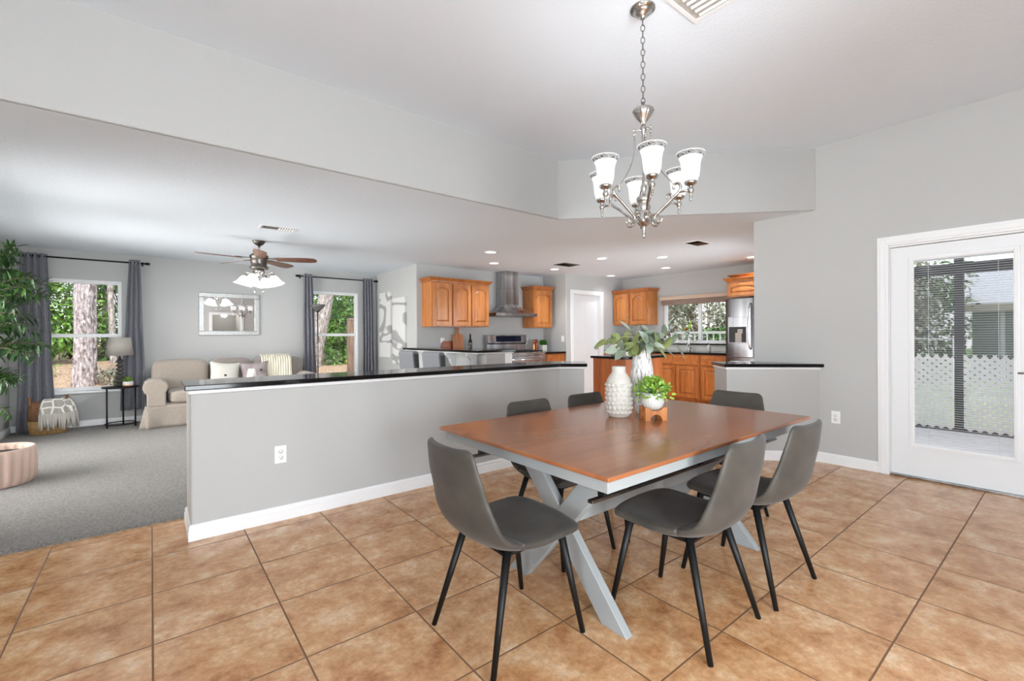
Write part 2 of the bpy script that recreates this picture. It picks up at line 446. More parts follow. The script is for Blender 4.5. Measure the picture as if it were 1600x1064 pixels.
MW['shrub2'] = mat('shrub_deep_green', srgb(46, 92, 40), .6, col2=srgb(118, 150, 72), nscale=2.4, detail=6)
MW['shrub3'] = mat('shrub_grey_green', srgb(112, 118, 98), .7, col2=srgb(190, 188, 166), nscale=2.6, detail=6)
MW['fence_wood'] = mat('weathered_wood', srgb(120, 92, 74), .9, col2=srgb(164, 136, 114), nscale=14, stretch=(1, 1, .15), bump=.6, bscale=40, bstretch=(1, 1, .1))
MW['bronze'] = mat('bronze_aluminium', srgb(52, 52, 56), .5)
MW['paver'] = mat('patio_paver', srgb(222, 216, 216), .7, col2=srgb(236, 232, 232), nscale=10)
MW['stucco'] = mat('pale_stucco', srgb(232, 234, 236), .9)
MW['house_green'] = mat('grey_green_siding', srgb(128, 140, 134), .8)
MW['roof_white'] = mat('white_metal_roof', srgb(240, 240, 240), .5)
MW['beige'] = mat('beige_fascia', srgb(196, 184, 164), .7)
MW['mortar'] = mat('sand_mortar', srgb(186, 152, 118), .95, col2=srgb(146, 112, 82), nscale=40, bump=.8, bscale=60)
# ------------------------------------------------------------------ the setting
CZ, LZ = 3.02, 2.42            # dining ceiling, living and kitchen ceiling
XL, XD = -1.42, 5.03           # left wall, wall of the glass door
YB, YH = 8.55, 3.35            # rear wall of the living room, line of the half wall
C1, C2 = (3.28, 3.35), (5.03, 1.58)   # the diagonal
def wallbox(name, boxes, m='wall', bevel=0.0):
    b = MB()
    for q in boxes: b.box(*q)
    return struct(b.obj(name, MW[m], bevel=bevel))

wallbox('floor', [(-1.6, XD + .11, -2.75, 2.05, -.12, 0), (-1.6, 8.15, 2.05, 6.95, -.12, 0)], 'tile')
b = MB()
def carpet(u, v):
    x = XL + (3.43 - XL) * u
    if v == 0: return (x, 3.795 + .004 * math.sin(x * 61), .0005)
    return (x, 3.795 + .004 * math.sin(x * 61) + (v ** 1.6) * (YB - 3.79), .016)
b.grid(carpet, 80, 24)
struct(b.obj('floor_carpet', MW['carpet'], fix=False))
b = MB(); b.box(XL, 3.43, 6.9, YB + .1, -.12, 0)
struct(b.obj('floor_living_slab', MW['mortar']))
b = MB()
def strip(u, v):
    x = XL + (.20 - XL) * u
    return (x, 3.772 + .004 * math.sin(x * 37) + .03 * v, .0012 + .004 * math.sin(PI * v) + .0012 * math.sin(x * 90) * math.sin(PI * v))
b.grid(strip, 160, 5)
struct(b.obj('trim_1', MW['mortar'], fix=False))

wallbox('wall_back', [(-1.54, -1.19, YB, YB + .15, 0, LZ), (-1.19, -.33, YB, YB + .15, 0, .50), (-1.19, -.33, YB, YB + .15, 2.02, LZ),
                      (-.33, 2.2, YB, YB + .15, 0, LZ), (2.2, 3.07, YB, YB + .15, 0, .50), (2.2, 3.07, YB, YB + .15, 2.035, LZ), (3.07, 3.55, YB, YB + .15, 0, LZ)])
wallbox('wall_left', [(-1.54, XL, -2.72, -2.35, 0, CZ), (-1.54, XL, -2.35, -.05, 0, .3), (-1.54, XL, -2.35, -.05, 2.3, CZ), (-1.54, XL, -.05, YH + .03, 0, CZ), (-1.54, XL, YH + .03, 4.35, 0, LZ), (-1.54, XL, 4.35, 7.45, 2.06, LZ), (-1.54, XL, 7.45, YB, 0, LZ)])
def bull(cx, cy, r, a0, a1, n=6): return [(cx + r * math.cos(a0 + (a1 - a0) * i / n), cy + r * math.sin(a0 + (a1 - a0) * i / n)) for i in range(n + 1)]
b = MB(); r = .018
b.prism([(3.43, YB)] + bull(3.43 + r, 6.85 + r, r, PI, 1.5 * PI) + [(6.27, 6.85)] + bull(6.27 + r, 6.2 + r, r, PI, 1.5 * PI) + [(6.46, 6.2), (6.46, 6.32), (6.39, 6.32), (6.39, 6.97), (3.55, 6.97), (3.55, YB)], 'z', 0, LZ)
struct(b.obj('wall_range', MW['wall']))
wallbox('wall_kitchen_door', [(6.46, 7.27, 6.2, 6.32, 2.045, LZ), (7.27, 8.12, 6.2, 6.32, 0, LZ)])
wallbox('wall_kitchen_window', [(8.0, 8.12, 1.9, 3.75, 0, LZ), (8.0, 8.12, 3.75, 5.21, 0, 1.04), (8.0, 8.12, 3.75, 5.21, 1.96, LZ), (8.0, 8.12, 5.21, 6.2, 0, LZ)])
wallbox('wall_kitchen_south', [(XD + .12, 5.5, 2.05, 2.17, 0, LZ), (5.5, 6.9, 2.05, 2.17, 2.06, LZ), (6.9, 8.0, 2.05, 2.17, 0, LZ)])
b = MB(); b.prism([(-2.72, 0), (.115, 0), (.115, 1.985), (1.05, 1.985), (1.05, 0), (2.18, 0), (2.18, LZ), (1.72, LZ), (1.72, CZ + .02), (-2.72, CZ + .02)], 'x', XD, XD + .12)
struct(b.obj('wall_door', MW['wall']))
wallbox('wall_rear', [(XL, -.7, -2.72, -2.6, 0, CZ), (-.7, 1.15, -2.72, -2.6, 2.06, CZ), (1.15, 1.75, -2.72, -2.6, 0, CZ), (1.75, 2.65, -2.72, -2.6, 2.05, CZ), (2.65, XD, -2.72, -2.6, 0, CZ), (1.6, 1.75, -4.2, -2.72, 0, 2.4), (2.65, 2.8, -4.2, -2.72, 0, 2.4), (1.6, 2.8, -4.32, -4.2, 0, 2.4), (1.6, 2.8, -4.2, -2.72, 2.4, 2.5), (1.6, 2.8, -4.2, -2.72, -.1, 0)])
# header between the two ceiling heights, and the ceilings
def backset(P, d):
    (x0, y0), (x1, y1), (x2, y2) = P
    s2 = math.sqrt(.5)
    return [(x0, y0 + d), (x1 + d * math.tan(PI / 8), y1 + d), (x2, y2 + d / s2)]
front = [(XL, YH), C1, (XD, 1.6)]
b = MB(); bk = backset(front, .035)
b.prism(front + bk[::-1], 'z', LZ - .001, CZ + .02)
struct(b.obj('wall_header', MW['wall'], bevel=.010))
b = MB()
b.prism([(-1.54, -2.72), (XD + .12, -2.72), (XD + .12, 1.55), (XD, 1.6), C1, (-1.54, YH)], 'z', CZ, CZ + .12)
struct(b.obj('ceiling', MW['ceil']))
b = MB()
b.prism([bk[0], bk[1], (XD - .0, bk[2][1]), (XD, 2.05), (8.12, 2.05), (8.12, 6.97), (3.55, 6.97), (3.55, YB + .15), (-1.54, YB + .15), (-1.54, bk[0][1])], 'z', LZ, LZ + .12)
struct(b.obj('ceiling_living', MW['ceil']))
b = MB(); b.box(-2.6, 9.1, 6.97, 9.55, 2.62, 2.68); b.box(8.12, 9.1, 2.05, 6.97, 2.62, 2.68); b.box(-1.6, 8.2, 3.85, 9.0, 2.68, 2.74)
struct(b.obj('ceiling_roof_deck', MW['stucco']))

# half walls with a granite ledge
HW = [(.185, 3.35), (3.28, 3.35), (3.46, 3.17), (3.73, 3.44), (3.437, 3.73), (.185, 3.73)]
def halfwall(name, P, trimd, slabd, basen, based):
    w = MB(); w.prism(P, 'z', 0, .885); struct(w.obj(name, MW['wall'], bevel=.012))
    t = MB(); t.prism(offset_poly(P, trimd), 'z', .882, .906); struct(t.obj(basen[0], MW['white'], bevel=.006))
    s = MB(); s.prism(offset_poly(P, slabd), 'z', .906, .938)
    return s
s = halfwall('wall_half', HW, .012, .03, ['trim_2'], 0)
tag(s.obj('granite_ledge', MW['granite'], bevel=.005), 'long black granite ledge capping the grey half wall, bent near its end', 'ledge', 'black granite ledges on the half walls')
HR = [(5.03, 1.58), (5.03, 2.17), (4.99, 2.17), (4.705, 2.455), (4.435, 2.185)]
s = halfwall('wall_half_right', HR, [0, 0, 0, .012, .012], [0, 0, 0, .03, .03], ['trim_3'], 0)
tag(s.obj('granite_ledge', MW['granite'], bevel=.005), 'short black granite ledge on the half wall in front of the steel refrigerator', 'ledge', 'black granite ledges on the half walls')

# baseboards: a stepped profile swept along plan lines (thick towards the left of the line)
def base_line(name, pts, h=.095, th=.015):
    prof = [(0, 0), (th, 0), (th, h * .62), (th * .75, h * .66), (th * .75, h * .86), (th * .35, h), (0, h)]
    b = MB(); pts = [Vector(p) for p in pts]; n = len(pts); rows = []
    for i, p in enumerate(pts):
        if i == 0: d = (pts[1] - p).normalized(); nn = Vector((-d.y, d.x)); k = 1
        elif i == n - 1: d = (p - pts[i - 1]).normalized(); nn = Vector((-d.y, d.x)); k = 1
        else:
            d0 = (p - pts[i - 1]).normalized(); d1 = (pts[i + 1] - p).normalized()
            n0 = Vector((-d0.y, d0.x)); n1 = Vector((-d1.y, d1.x)); nn = (n0 + n1).normalized(); k = 1 / max(.3, nn.dot(n0))
        rows.append([(p.x + nn.x * a * k, p.y + nn.y * a * k, z) for a, z in prof])
    m = len(prof); V = [q for r in rows for q in r]
    F = [(i * m + j, i * m + (j + 1) % m, (i + 1) * m + (j + 1) % m, (i + 1) * m + j) for i in range(n - 1) for j in range(m)]
    F += [tuple(range(m)), tuple(range((n - 1) * m + m - 1, (n - 1) * m - 1, -1))]
    b.add(V, F)
    return struct(b.obj(name, MW['white']))
base_line('baseboard_half_wall', [(3.73, 3.44), (3.46, 3.17), (3.28, 3.35), (.185, 3.35), (.185, 3.73), (1.2, 3.73)])
base_line('baseboard_half_wall_right', [(5.03, 1.58), (4.435, 2.185), (4.705, 2.455)])
base_line('baseboard_right', [(5.03, 1.125), (5.03, 1.58)])
base_line('baseboard_back', [(3.43, 6.9), (3.43, YB), (XL, YB), (XL, 7.5)])
base_line('baseboard_left', [(XL, 4.3), (XL, -2.6)])
base_line('baseboard_kitchen', [(6.385, 6.2), (6.27, 6.2), (6.27, 6.3)])

# windows of the living room: single-hung, white vinyl
def hung_window(name, x0, x1, z0, z1, zm):
    fr = MB(); y0, y1 = YB + .05, YB + .11; w = .038
    fr.box(x0, x0 + w, y0, y1, z0, z1); fr.box(x1 - w, x1, y0, y1, z0, z1)
    fr.box(x0 + w, x1 - w, y0, y1, z1 - w, z1); fr.box(x0 + w, x1 - w, y0, y1, z0, z0 + w + .01)
    o = struct(fr.obj(name, MW['white'], bevel=.004))
    r = MB(); r.box(x0 + w, x1 - w, y0 - .012, y1 - .02, zm - .025, zm + .025); r.obj('meeting_rail', MW['white'], o, bevel=.004)
    p = MB(); p.box(x0 + w, x1 - w, y0 + .035, y0 + .039, zm, z1 - w); p.obj('glass_pane', MW['pane'], o)
    p = MB(); p.box(x0 + w, x1 - w, y0 + .015, y0 + .019, z0 + w, zm); p.obj('glass_pane', MW['pane'], o)
    c = MB(); c.box(x0 - .005, x0 + .012, YB - .003, y0, z0, z1); c.box(x1 - .012, x1 + .005, YB - .003, y0, z0, z1); c.box(x0, x1, YB - .003, y0, z1 - .012, z1 + .006)
    c.obj('reveal', MW['white'], o)
    s_ = MB(); s_.box(x0 - .03, x1 + .03, YB - .035, y0 + .01, z0 - .03, z0 + .004); s_.obj('sill', MW['white'], o, bevel=.006)
    return o
hung_window('window_1', -1.19, -.33, .50, 2.02, 1.26)
hung_window('window_2', 2.2, 3.07, .50, 2.035, 1.26)
# kitchen slider window
fr = MB(); x0, x1 = 8.04, 8.10; y0, y1, z0, z1, w = 3.75, 5.21, 1.06, 1.96, .035
fr.box(x0, x1, y0, y0 + w, z0, z1); fr.box(x0, x1, y1 - w, y1, z0, z1); fr.box(x0, x1, y0 + w, y1 - w, z1 - w, z1); fr.box(x0, x1, y0 + w, y1 - w, z0, z0 + .06)
w3 = struct(fr.obj('window_3', MW['white'], bevel=.004))
ym = 4.46
r = MB(); r.box(x0 - .015, x1 - .02, ym - .03, ym + .03, z0 + .06, z1 - w); r.obj('meeting_stile', MW['white'], w3, bevel=.004)
r = MB(); r.box(x0 - .01, x1 - .02, y1 - w - .03, y1 - w, z0 + .06, z1 - w); r.obj('sash_stile', MW['white'], w3, bevel=.004)
p = MB(); p.box(x0 + .02, x0 + .024, y0 + w, ym, z0 + .06, z1 - w); p.obj('glass_pane', MW['pane'], w3)
p = MB(); p.box(x0 + .035, x0 + .039, ym, y1 - w, z0 + .06, z1 - w); p.obj('glass_pane', MW['pane'], w3)
p = MB(); p.box(7.965, 8.05, 3.6, 5.24, 1.035, 1.058); p.obj('sill', MW['granite'], w3, bevel=.003)
p = MB(); p.box(7.985, 7.999, 3.6, 5.24, .92, 1.034); p.obj('backsplash', MW['gloss_white'], w3)
# roman shade, rolled up under a tan cornice
t = thing('roman_shade', 'rolled woven roman shade under a tan headrail over the kitchen window', 'window shade', (7.97, 4.45, 1.9))
q = MB(); q.box(-.05, .028, -.72, .79, .0, .075); q.obj('headrail', MW['pull_tan'], t, bevel=.008)
q = MB()
for i in range(4): q.box(-.035 + .004 * i, .02, -.70, .77, -.028 - .022 * i, -.002 - .022 * i)
q.obj('folded_cloth', MW['pull_mauve'], t, bevel=.006)

# glass garden door
struct_door = MB()
for a, c in ((.035, .115), (1.05, 1.13)): struct_door.box(XD - .018, XD, a, c, 0, 2.065)
struct_door.box(XD - .018, XD, .115, 1.05, 1.985, 2.065)
for a, c in ((.055, .095), (1.07, 1.11)): struct_door.box(XD - .026, XD - .018, a, c, 0, 2.045)
struct_door.box(XD - .026, XD - .018, .095, 1.07, 2.005, 2.045)
struct_door.box(XD, XD + .12, .10, .118, 0, 1.985); struct_door.box(XD, XD + .12, 1.045, 1.06, 0, 1.985); struct_door.box(XD, XD + .12, .115, 1.05, 1.97, 1.99)
d1 = struct(struct_door.obj('door_1', MW['white'], bevel=.004))
lf = MB(); xa, xb = XD + .02, XD + .062; ya, yb = .1185, 1.044; ga, gb, gz0, gz1 = .315, .895, .285, 1.845
lf.box(xa, xb, ya, ga, .02, 1.965); lf.box(xa, xb, gb, yb, .02, 1.965); lf.box(xa, xb, ga, gb, .02, gz0); lf.box(xa, xb, ga, gb, gz1, 1.965)
leaf_o = lf.obj('door_leaf', MW['door_white'], d1)
gf = MB(); k = .028
gf.box(xa - .012, xa, ga - k, ga + .008, gz0 - k, gz1 + k); gf.box(xa - .012, xa, gb - .008, gb + k, gz0 - k, gz1 + k)
gf.box(xa - .012, xa, ga, gb, gz0 - k, gz0 + .008); gf.box(xa - .012, xa, ga, gb, gz1 - .008, gz1 + k)
gf.box(xa - .018, xa - .01, ga - k * .5, ga, gz0 - k * .5, gz1 + k * .5); gf.box(xa - .018, xa - .01, gb, gb + k * .5, gz0 - k * .5, gz1 + k * .5)
gf.box(xa - .018, xa - .01, ga, gb, gz0 - k * .5, gz0); gf.box(xa - .018, xa - .01, ga, gb, gz1, gz1 + k * .5)
gf.obj('glazing_frame', MW['white'], leaf_o, bevel=.003)
g = MB(); g.box(xa + .003, xa + .006, ga, gb, gz0, gz1); g.obj('glass_pane', MW['pane'], leaf_o)
bl = MB(); z = gz0 + .03
while z < gz1 - .02:
    bl.box(xa + .015, xa + .029, ga + .004, gb - .004, z, z + .0012); z += .0185
bl.box(xa + .012, xa + .03, ga, gb, gz1 - .02, gz1)
for yy in (.40, .80): bl.box(xa + .0215, xa + .0225, yy, yy + .0025, gz0, gz1)
bl.obj('mini_blind', mat('blind_slat_white', srgb(214, 214, 214), .5), leaf_o)
hd = MB(); hd.cyl((xa, .185, .93), (xa - .012, .185, .93), .028); hd.cyl((xa - .012, .185, .93), (xa - .05, .185, .93), .009)
hd.tube([(xa - .048, .18, .93), (xa - .052, .22, .93), (xa - .05, .30, .928)], [.009, .008, .007], 8)
hd.cyl((xa, .185, 1.05), (xa - .014, .185, 1.05), .026)
hd.obj('lever_handle', MW['nickel'], leaf_o)
sw = MB(); sw.box(XD - .01, XD + .11, .1, 1.06, 0.0, .018); sw.obj('threshold', MW['steel'], d1, bevel=.004)

# pantry door of the kitchen
c = MB()
for a, q in ((6.385, 6.46), (7.27, 7.345)): c.box(a, q, 6.182, 6.2, 0, 2.12)
c.box(6.46, 7.27, 6.182, 6.2, 2.045, 2.12)
c.box(6.455, 6.468, 6.2, 6.32, 0, 2.045); c.box(7.262, 7.275, 6.2, 6.32, 0, 2.045); c.box(6.46, 7.27, 6.2, 6.32, 2.035, 2.05)
d2 = struct(c.obj('door_2', MW['white'], bevel=.004))
l = MB(); l.box(6.468, 7.262, 6.285, 6.32, .01, 2.035)
for zz0, zz1 in ((.15, .95), (1.08, 1.9)):
    for xx0, xx1 in ((6.55, 6.83), (6.9, 7.18)): l.box(xx0, xx1, 6.279, 6.285, zz0, zz1)
lo = l.obj('door_leaf', MW['door_white'], d2, bevel=.005)
kn = MB(); kn.cyl((7.19, 6.285, .96), (7.19, 6.275, .96), .03); kn.cyl((7.19, 6.275, .96), (7.19, 6.24, .96), .011); kn.ball((7.19, 6.225, .96), .028)
kn.obj('door_knob', MW['nickel'], lo)

# unseen openings added for the area lights, and a doorway facing the mirror
f = MB()
for xx in (-.7, .15, .23, 1.09): f.box(xx, xx + .06, -2.70, -2.63, 0, 2.06)
f.box(-.7, 1.15, -2.70, -2.63, 2.0, 2.06); f.box(-.7, 1.15, -2.70, -2.63, 0, .06)
w4 = struct(f.obj('window_added_rear', MW['white'], bevel=.004))
g = MB(); g.box(-.64, 1.09, -2.665, -2.661, .06, 2.0); g.obj('glass_pane', MW['pane'], w4)
f = MB(); f.box(-1.52, -1.46, -2.35, -2.29, .3, 2.3); f.box(-1.52, -1.46, -.11, -.05, .3, 2.3); f.box(-1.52, -1.46, -2.35, -.05, .3, .36); f.box(-1.52, -1.46, -2.35, -.05, 2.24, 2.3); f.box(-1.52, -1.46, -2.35, -.05, 1.28, 1.33)
w5 = struct(f.obj('window_added_side', MW['white'], bevel=.004))
g = MB(); g.box(-1.49, -1.486, -2.29, -.11, .36, 2.24); g.obj('glass_pane', MW['pane'], w5)
f = MB(); f.box(1.66, 1.75, -2.6, -2.58, 0, 2.14); f.box(2.65, 2.74, -2.6, -2.58, 0, 2.14); f.box(1.75, 2.65, -2.6, -2.58, 2.05, 2.14)
struct(f.obj('trim_4', MW['white'], bevel=.004))
f = MB()
for yy in (4.35, 5.87, 7.39): f.box(-1.52, -1.45, yy, yy + .06, .02, 2.06)
f.box(-1.52, -1.45, 4.35, 7.45, 2.0, 2.06); f.box(-1.52, -1.45, 4.35, 7.45, .02, .08)
w6 = struct(f.obj('window_added_living', MW['white'], bevel=.004))  # added opening, out of view, for the living room area light
g = MB(); g.box(-1.49, -1.486, 4.41, 7.39, .08, 2.0); g.obj('glass_pane', MW['pane'], w6)
f = MB()
for xx in (5.5, 6.17, 6.84): f.box(xx, xx + .06, 2.08, 2.14, .02, 2.06)
f.box(5.5, 6.9, 2.08, 2.14, 2.0, 2.06); f.box(5.5, 6.9, 2.08, 2.14, 0, .06)
w7 = struct(f.obj('window_added_kitchen', MW['white'], bevel=.004))  # added opening, out of view, for the kitchen area light
g = MB(); g.box(5.56, 6.84, 2.108, 2.112, .06, 2.0); g.obj('glass_pane', MW['pane'], w7)
lamp('niche_fill', 'POINT', (2.2, -3.4, 2.1), 9, (1, .97, .93), .1)  # added point light to lift the dark niche; no fixture
# ------------------------------------------------------------------ dining table
TZ = .757
t = thing('dining_table', 'rectangular dining table with walnut top and pale grey crossed trestle legs', 'table', (2.055, 1.525, 0))
hx, hy = .885, .557
b = MB(); b.box(-hx, hx, -hy, hy, TZ - .017, TZ); b.obj('tabletop', MW['table_top'], t, bevel=.0045, seg=3)
b = MB(); k = .022
for q in ((-hx + k, hx - k, -hy + k, -hy + k + .022), (-hx + k, hx - k, hy - k - .022, hy - k), (-hx + k, -hx + k + .022, -hy + k + .022, hy - k - .022), (hx - k - .022, hx - k, -hy + k + .022, hy - k - .022)):
    b.box(*q, TZ - .064, TZ - .017)
b.obj('apron', MW['table_paint'], t, bevel=.002)
def plank(ya, za, yb, zb, w):
    """a leaning plank cut level at both ends (profile in y, z)"""
    dx, dz = yb - ya, zb - za; L = math.hypot(dx, dz); h = w / 2 * L / abs(dz)
    return [(ya - h, za), (ya + h, za), (yb + h, zb), (yb - h, zb)]
top = TZ - .064
for x in (-.545, .64):
    for sgn in (1, -1):
        m = MB(); m.prism(plank(sgn * .315, 0.0, -sgn * .30, top, .098), 'x', x - .021 + (.0 if sgn > 0 else .0008), x + .021 - (.0 if sgn > 0 else .0008))
        m.obj('leg', MW['table_paint'], t, bevel=.003)
    m = MB(); m.box(x - .03, x + .03, -.46, .46, top - .022, top); m.obj('leg_cleat', MW['table_paint'], t, bevel=.002)
b = MB(); b.box(-.524, .619, -.02, .02, .335, .402); b.obj('stretcher', MW['table_paint'], t, bevel=.003)
for y in (-.40, .40):
    b = MB(); b.box(-.80, .80, y - .012, y + .012, TZ - .148, TZ - .135); b.obj('slide_rail', MW['pewter'], t, bevel=.002)
    for x in (-.72, -.62, -.5, -.05, .3, .66):
        m = MB(); m.box(x - .02, x + .02, y - .016, y + .016, TZ - .136, TZ - .017); m.obj('slide_bracket', MW['black'], t)

# ------------------------------------------------------------------ dining chairs
def shell_grid(s0, s1, ns, nphi=36):
    """upholstered shell swept along a seat-and-back profile; s from 0 (front lip) to 1 (top of the back)"""
    P = [(.232, .437), (.222, .452), (.19, .463), (.11, .459), (.03, .453), (-.05, .449), (-.105, .451), (-.150, .461), (-.188, .483), (-.214, .516), (-.232, .558), (-.252, .63), (-.267, .70), (-.279, .76), (-.289, .815)]
    L = [0.0]
    for i in range(1, len(P)): L.append(L[-1] + math.hypot(P[i][0] - P[i - 1][0], P[i][1] - P[i - 1][1]))
    tot = L[-1]
    def prof(s):
        d = s * tot
        for i in range(1, len(P)):
            if d <= L[i] + 1e-9:
                k = (d - L[i - 1]) / (L[i] - L[i - 1])
                p0, p1, p2, p3 = P[max(0, i - 2)], P[i - 1], P[i], P[min(len(P) - 1, i + 1)]
                return tuple(.5 * ((2 * p1[c]) + (-p0[c] + p2[c]) * k + (2 * p0[c] - 5 * p1[c] + 4 * p2[c] - p3[c]) * k * k + (-p0[c] + 3 * p1[c] - 3 * p2[c] + p3[c]) * k ** 3) for c in (0, 1))
        return P[-1]
    def ip(s, pts):
        for (a, x), (c, y) in zip(pts, pts[1:]):
            if s <= c:
                k = (s - a) / (c - a); k = k * k * (3 - 2 * k)
                return x + (y - x) * k
        return pts[-1][1]
    def pt(u, v):
        if s1 == 1: v = 1 - (1 - v) ** 1.7
        s = s0 + (s1 - s0) * v
        y, z = prof(s); a = prof(max(0, s - .01)); c = prof(min(1, s + .01))
        ty, tz = c[0] - a[0], c[1] - a[1]; l = math.hypot(ty, tz); ty /= l; tz /= l
        ny, nz = tz, -ty
        if ny * .6 + nz * .8 < 0: ny, nz = -ny, -nz
        hw = ip(s, [(0, .205), (.12, .222), (.45, .226), (.62, .222), (.8, .196), (1, .172)])
        if s > .945: hw -= .045 * (1 - math.sqrt(max(0, 1 - ((s - .945) / .055) ** 2)))
        if s < .05: hw -= .04 * (1 - math.sqrt(max(0, 1 - ((.05 - s) / .05) ** 2)))
        th = ip(s, [(0, .052), (.35, .054), (.55, .042), (.8, .034), (1, .026)])
        e = min(1, max(.06, math.sqrt(max(0.0, min(1, (1 - s) / .018))))) if s > .9 else min(1, max(.1, math.sqrt(max(0.0, min(1, s / .03)))))
        an = 2 * PI * u
        cx = math.copysign(abs(math.cos(an)) ** .55, math.cos(an)); cn = math.copysign(abs(math.sin(an)) ** .62, math.sin(an))
        curl = ip(s, [(0, .003), (.25, .010), (.46, .030), (.62, .038), (1, .022)]) * abs(cx) ** 2.2
        crown = ip(s, [(0, .012), (.25, .012), (.40, 0), (1, 0)]) * (1 - cx * cx) if cn > 0 else 0
        off = th / 2 * cn * e + curl + crown * e - th * .5
        return (hw * cx, y + ny * off, z + nz * off)
    b = MB(); b.grid(pt, nphi, ns, closed_u=True)
    base = len(b.v) - nphi * ns
    b.f.append(tuple(base + i * ns for i in range(nphi))); b.sm.append(False)
    b.f.append(tuple(base + i * ns + ns - 1 for i in range(nphi))); b.sm.append(False)
    return b
def make_chair(label):
    t = thing('dining_chair', label, 'chair', group='dining chairs around the table')
    shell_grid(0, .437, 22).obj('seat', MW['leather'], t)
    shell_grid(.437, 1, 36).obj('backrest', MW['leather'], t)
    for sx in (-1, 1):
        for fy in (1, -1):
            foot = (sx * (.203 if fy > 0 else .217), .232 if fy > 0 else -.232, 0)
            topp = (sx * (.158 if fy > 0 else .150), .150 if fy > 0 else -.115, .428 if fy > 0 else .415)
            m = MB(); m.tube([foot, topp], [.0105, .0165], 12); m.obj('leg', MW['black_metal'], t)
    f = MB(); f.box(-.15, .15, -.125, .155, .392, .404); f.obj('seat_plate', MW['black_metal'], t)
    return t
LB = ['grey leather dining chair at the table end nearest the carpet, showing its back',
      'grey leather dining chair left of the one nearest the glass door',
      'grey leather dining chair closest to the white glass door, second along the table side',
      'grey leather dining chair tucked in between the table and long half wall, nearer the carpet',
      'grey leather dining chair tucked in behind the beaded white vase, only its backrest top showing',
      'grey leather dining chair at the table end nearest the short half wall and refrigerator']
ch = make_chair(LB[0])
ch.location = (1.165, 1.50, 0); ch.rotation_euler = (0, 0, -PI / 2 - .02)
for (x, y, rz), lb in zip([(1.822, 1.100, .035), (2.385, 1.078, -.02), (1.872, 1.912, PI), (2.405, 1.915, PI + .02), (3.005, 1.535, PI / 2 + .03)], LB[1:]):
    copy_tree(ch, (x, y, 0), rz, lb)

# ------------------------------------------------------------------ things on the table
random.seed(11)
t = thing('beaded_vase', 'squat off-white vase ringed with rows of ceramic beads', 'vase', (2.108, 1.665, TZ))
prof = [(.050, 0), (.056, .004), (.062, .014), (.072, .04), (.0755, .09), (.0755, .15), (.074, .186), (.065, .214), (.052, .238), (.0405, .253), (.0385, .268), (.0385, .287), (.0365, .289), (.034, .286), (.034, .255), (.05, .225), (.066, .18), (.066, .03), (.0005, .02)]
b = MB(); b.lathe(prof, n=40); b.obj('vase_body', MW['plaster_white'], t, fix=True)
b = MB()
for i in range(7):
    z = .030 + i * .0255; r = .070 if i in (0,) else .0745
    n = 17
    for k2 in range(n):
        a = 2 * PI * (k2 + .25 * (i % 2)) / n
        b.ball((math.cos(a) * (r - .0095), math.sin(a) * (r - .0095), z), .0155, 12, 8, (1, 1, .84))
b.obj('beads', MW['plaster_white'], t)

stripe = None
def stripe_mat():
    m, nt, N, Lk, B = _new('whitewashed_carved_ceramic')
    tc = N.new('ShaderNodeTexCoord'); mp = N.new('ShaderNodeMapping'); mp.inputs['Scale'].default_value = (1, 1, .16)
    nz = N.new('ShaderNodeTexNoise'); nz.inputs['Scale'].default_value = 105; nz.inputs['Detail'].default_value = 4
    rp = N.new('ShaderNodeValToRGB'); rp.color_ramp.elements[0].position = .40; rp.color_ramp.elements[0].color = (*srgb(132, 126, 124), 1)
    rp.color_ramp.elements[1].position = .47; rp.color_ramp.elements[1].color = (*srgb(206, 202, 196), 1)
    Lk.new(tc.outputs['Object'], mp.inputs[0]); Lk.new(mp.outputs[0], nz.inputs['Vector']); Lk.new(nz.outputs[0], rp.inputs[0]); Lk.new(rp.outputs[0], B.inputs['Base Color'])
    B.inputs['Roughness'].default_value = .6
    bp = N.new('ShaderNodeBump'); bp.inputs['Strength'].default_value = .5; bp.inputs['Distance'].default_value = .004
    Lk.new(nz.outputs[0], bp.inputs['Height']); Lk.new(bp.outputs[0], B.inputs['Normal'])
    return m
VX, VY = 2.315, 1.655
prof = [(.030, 0), (.036, .003), (.044, .03), (.056, .09), (.065, .15), (.0675, .20), (.064, .26), (.055, .32), (.047, .36), (.043, .385), (.041, .387), (.038, .383), (.042, .36), (.058, .27), (.06, .2), (.05, .1), (.03, .02), (.0005, .015)]
b = MB(); b.lathe(prof, n=60, rfun=lambda a, z: 1 + (.028 * math.cos(15 * a) if z > .002 else 0))
tag(b.obj('tall_vase', stripe_mat(), loc=(VX, VY, TZ)), 'tall tapered vase with carved grey and white stripes holding eucalyptus', 'vase')

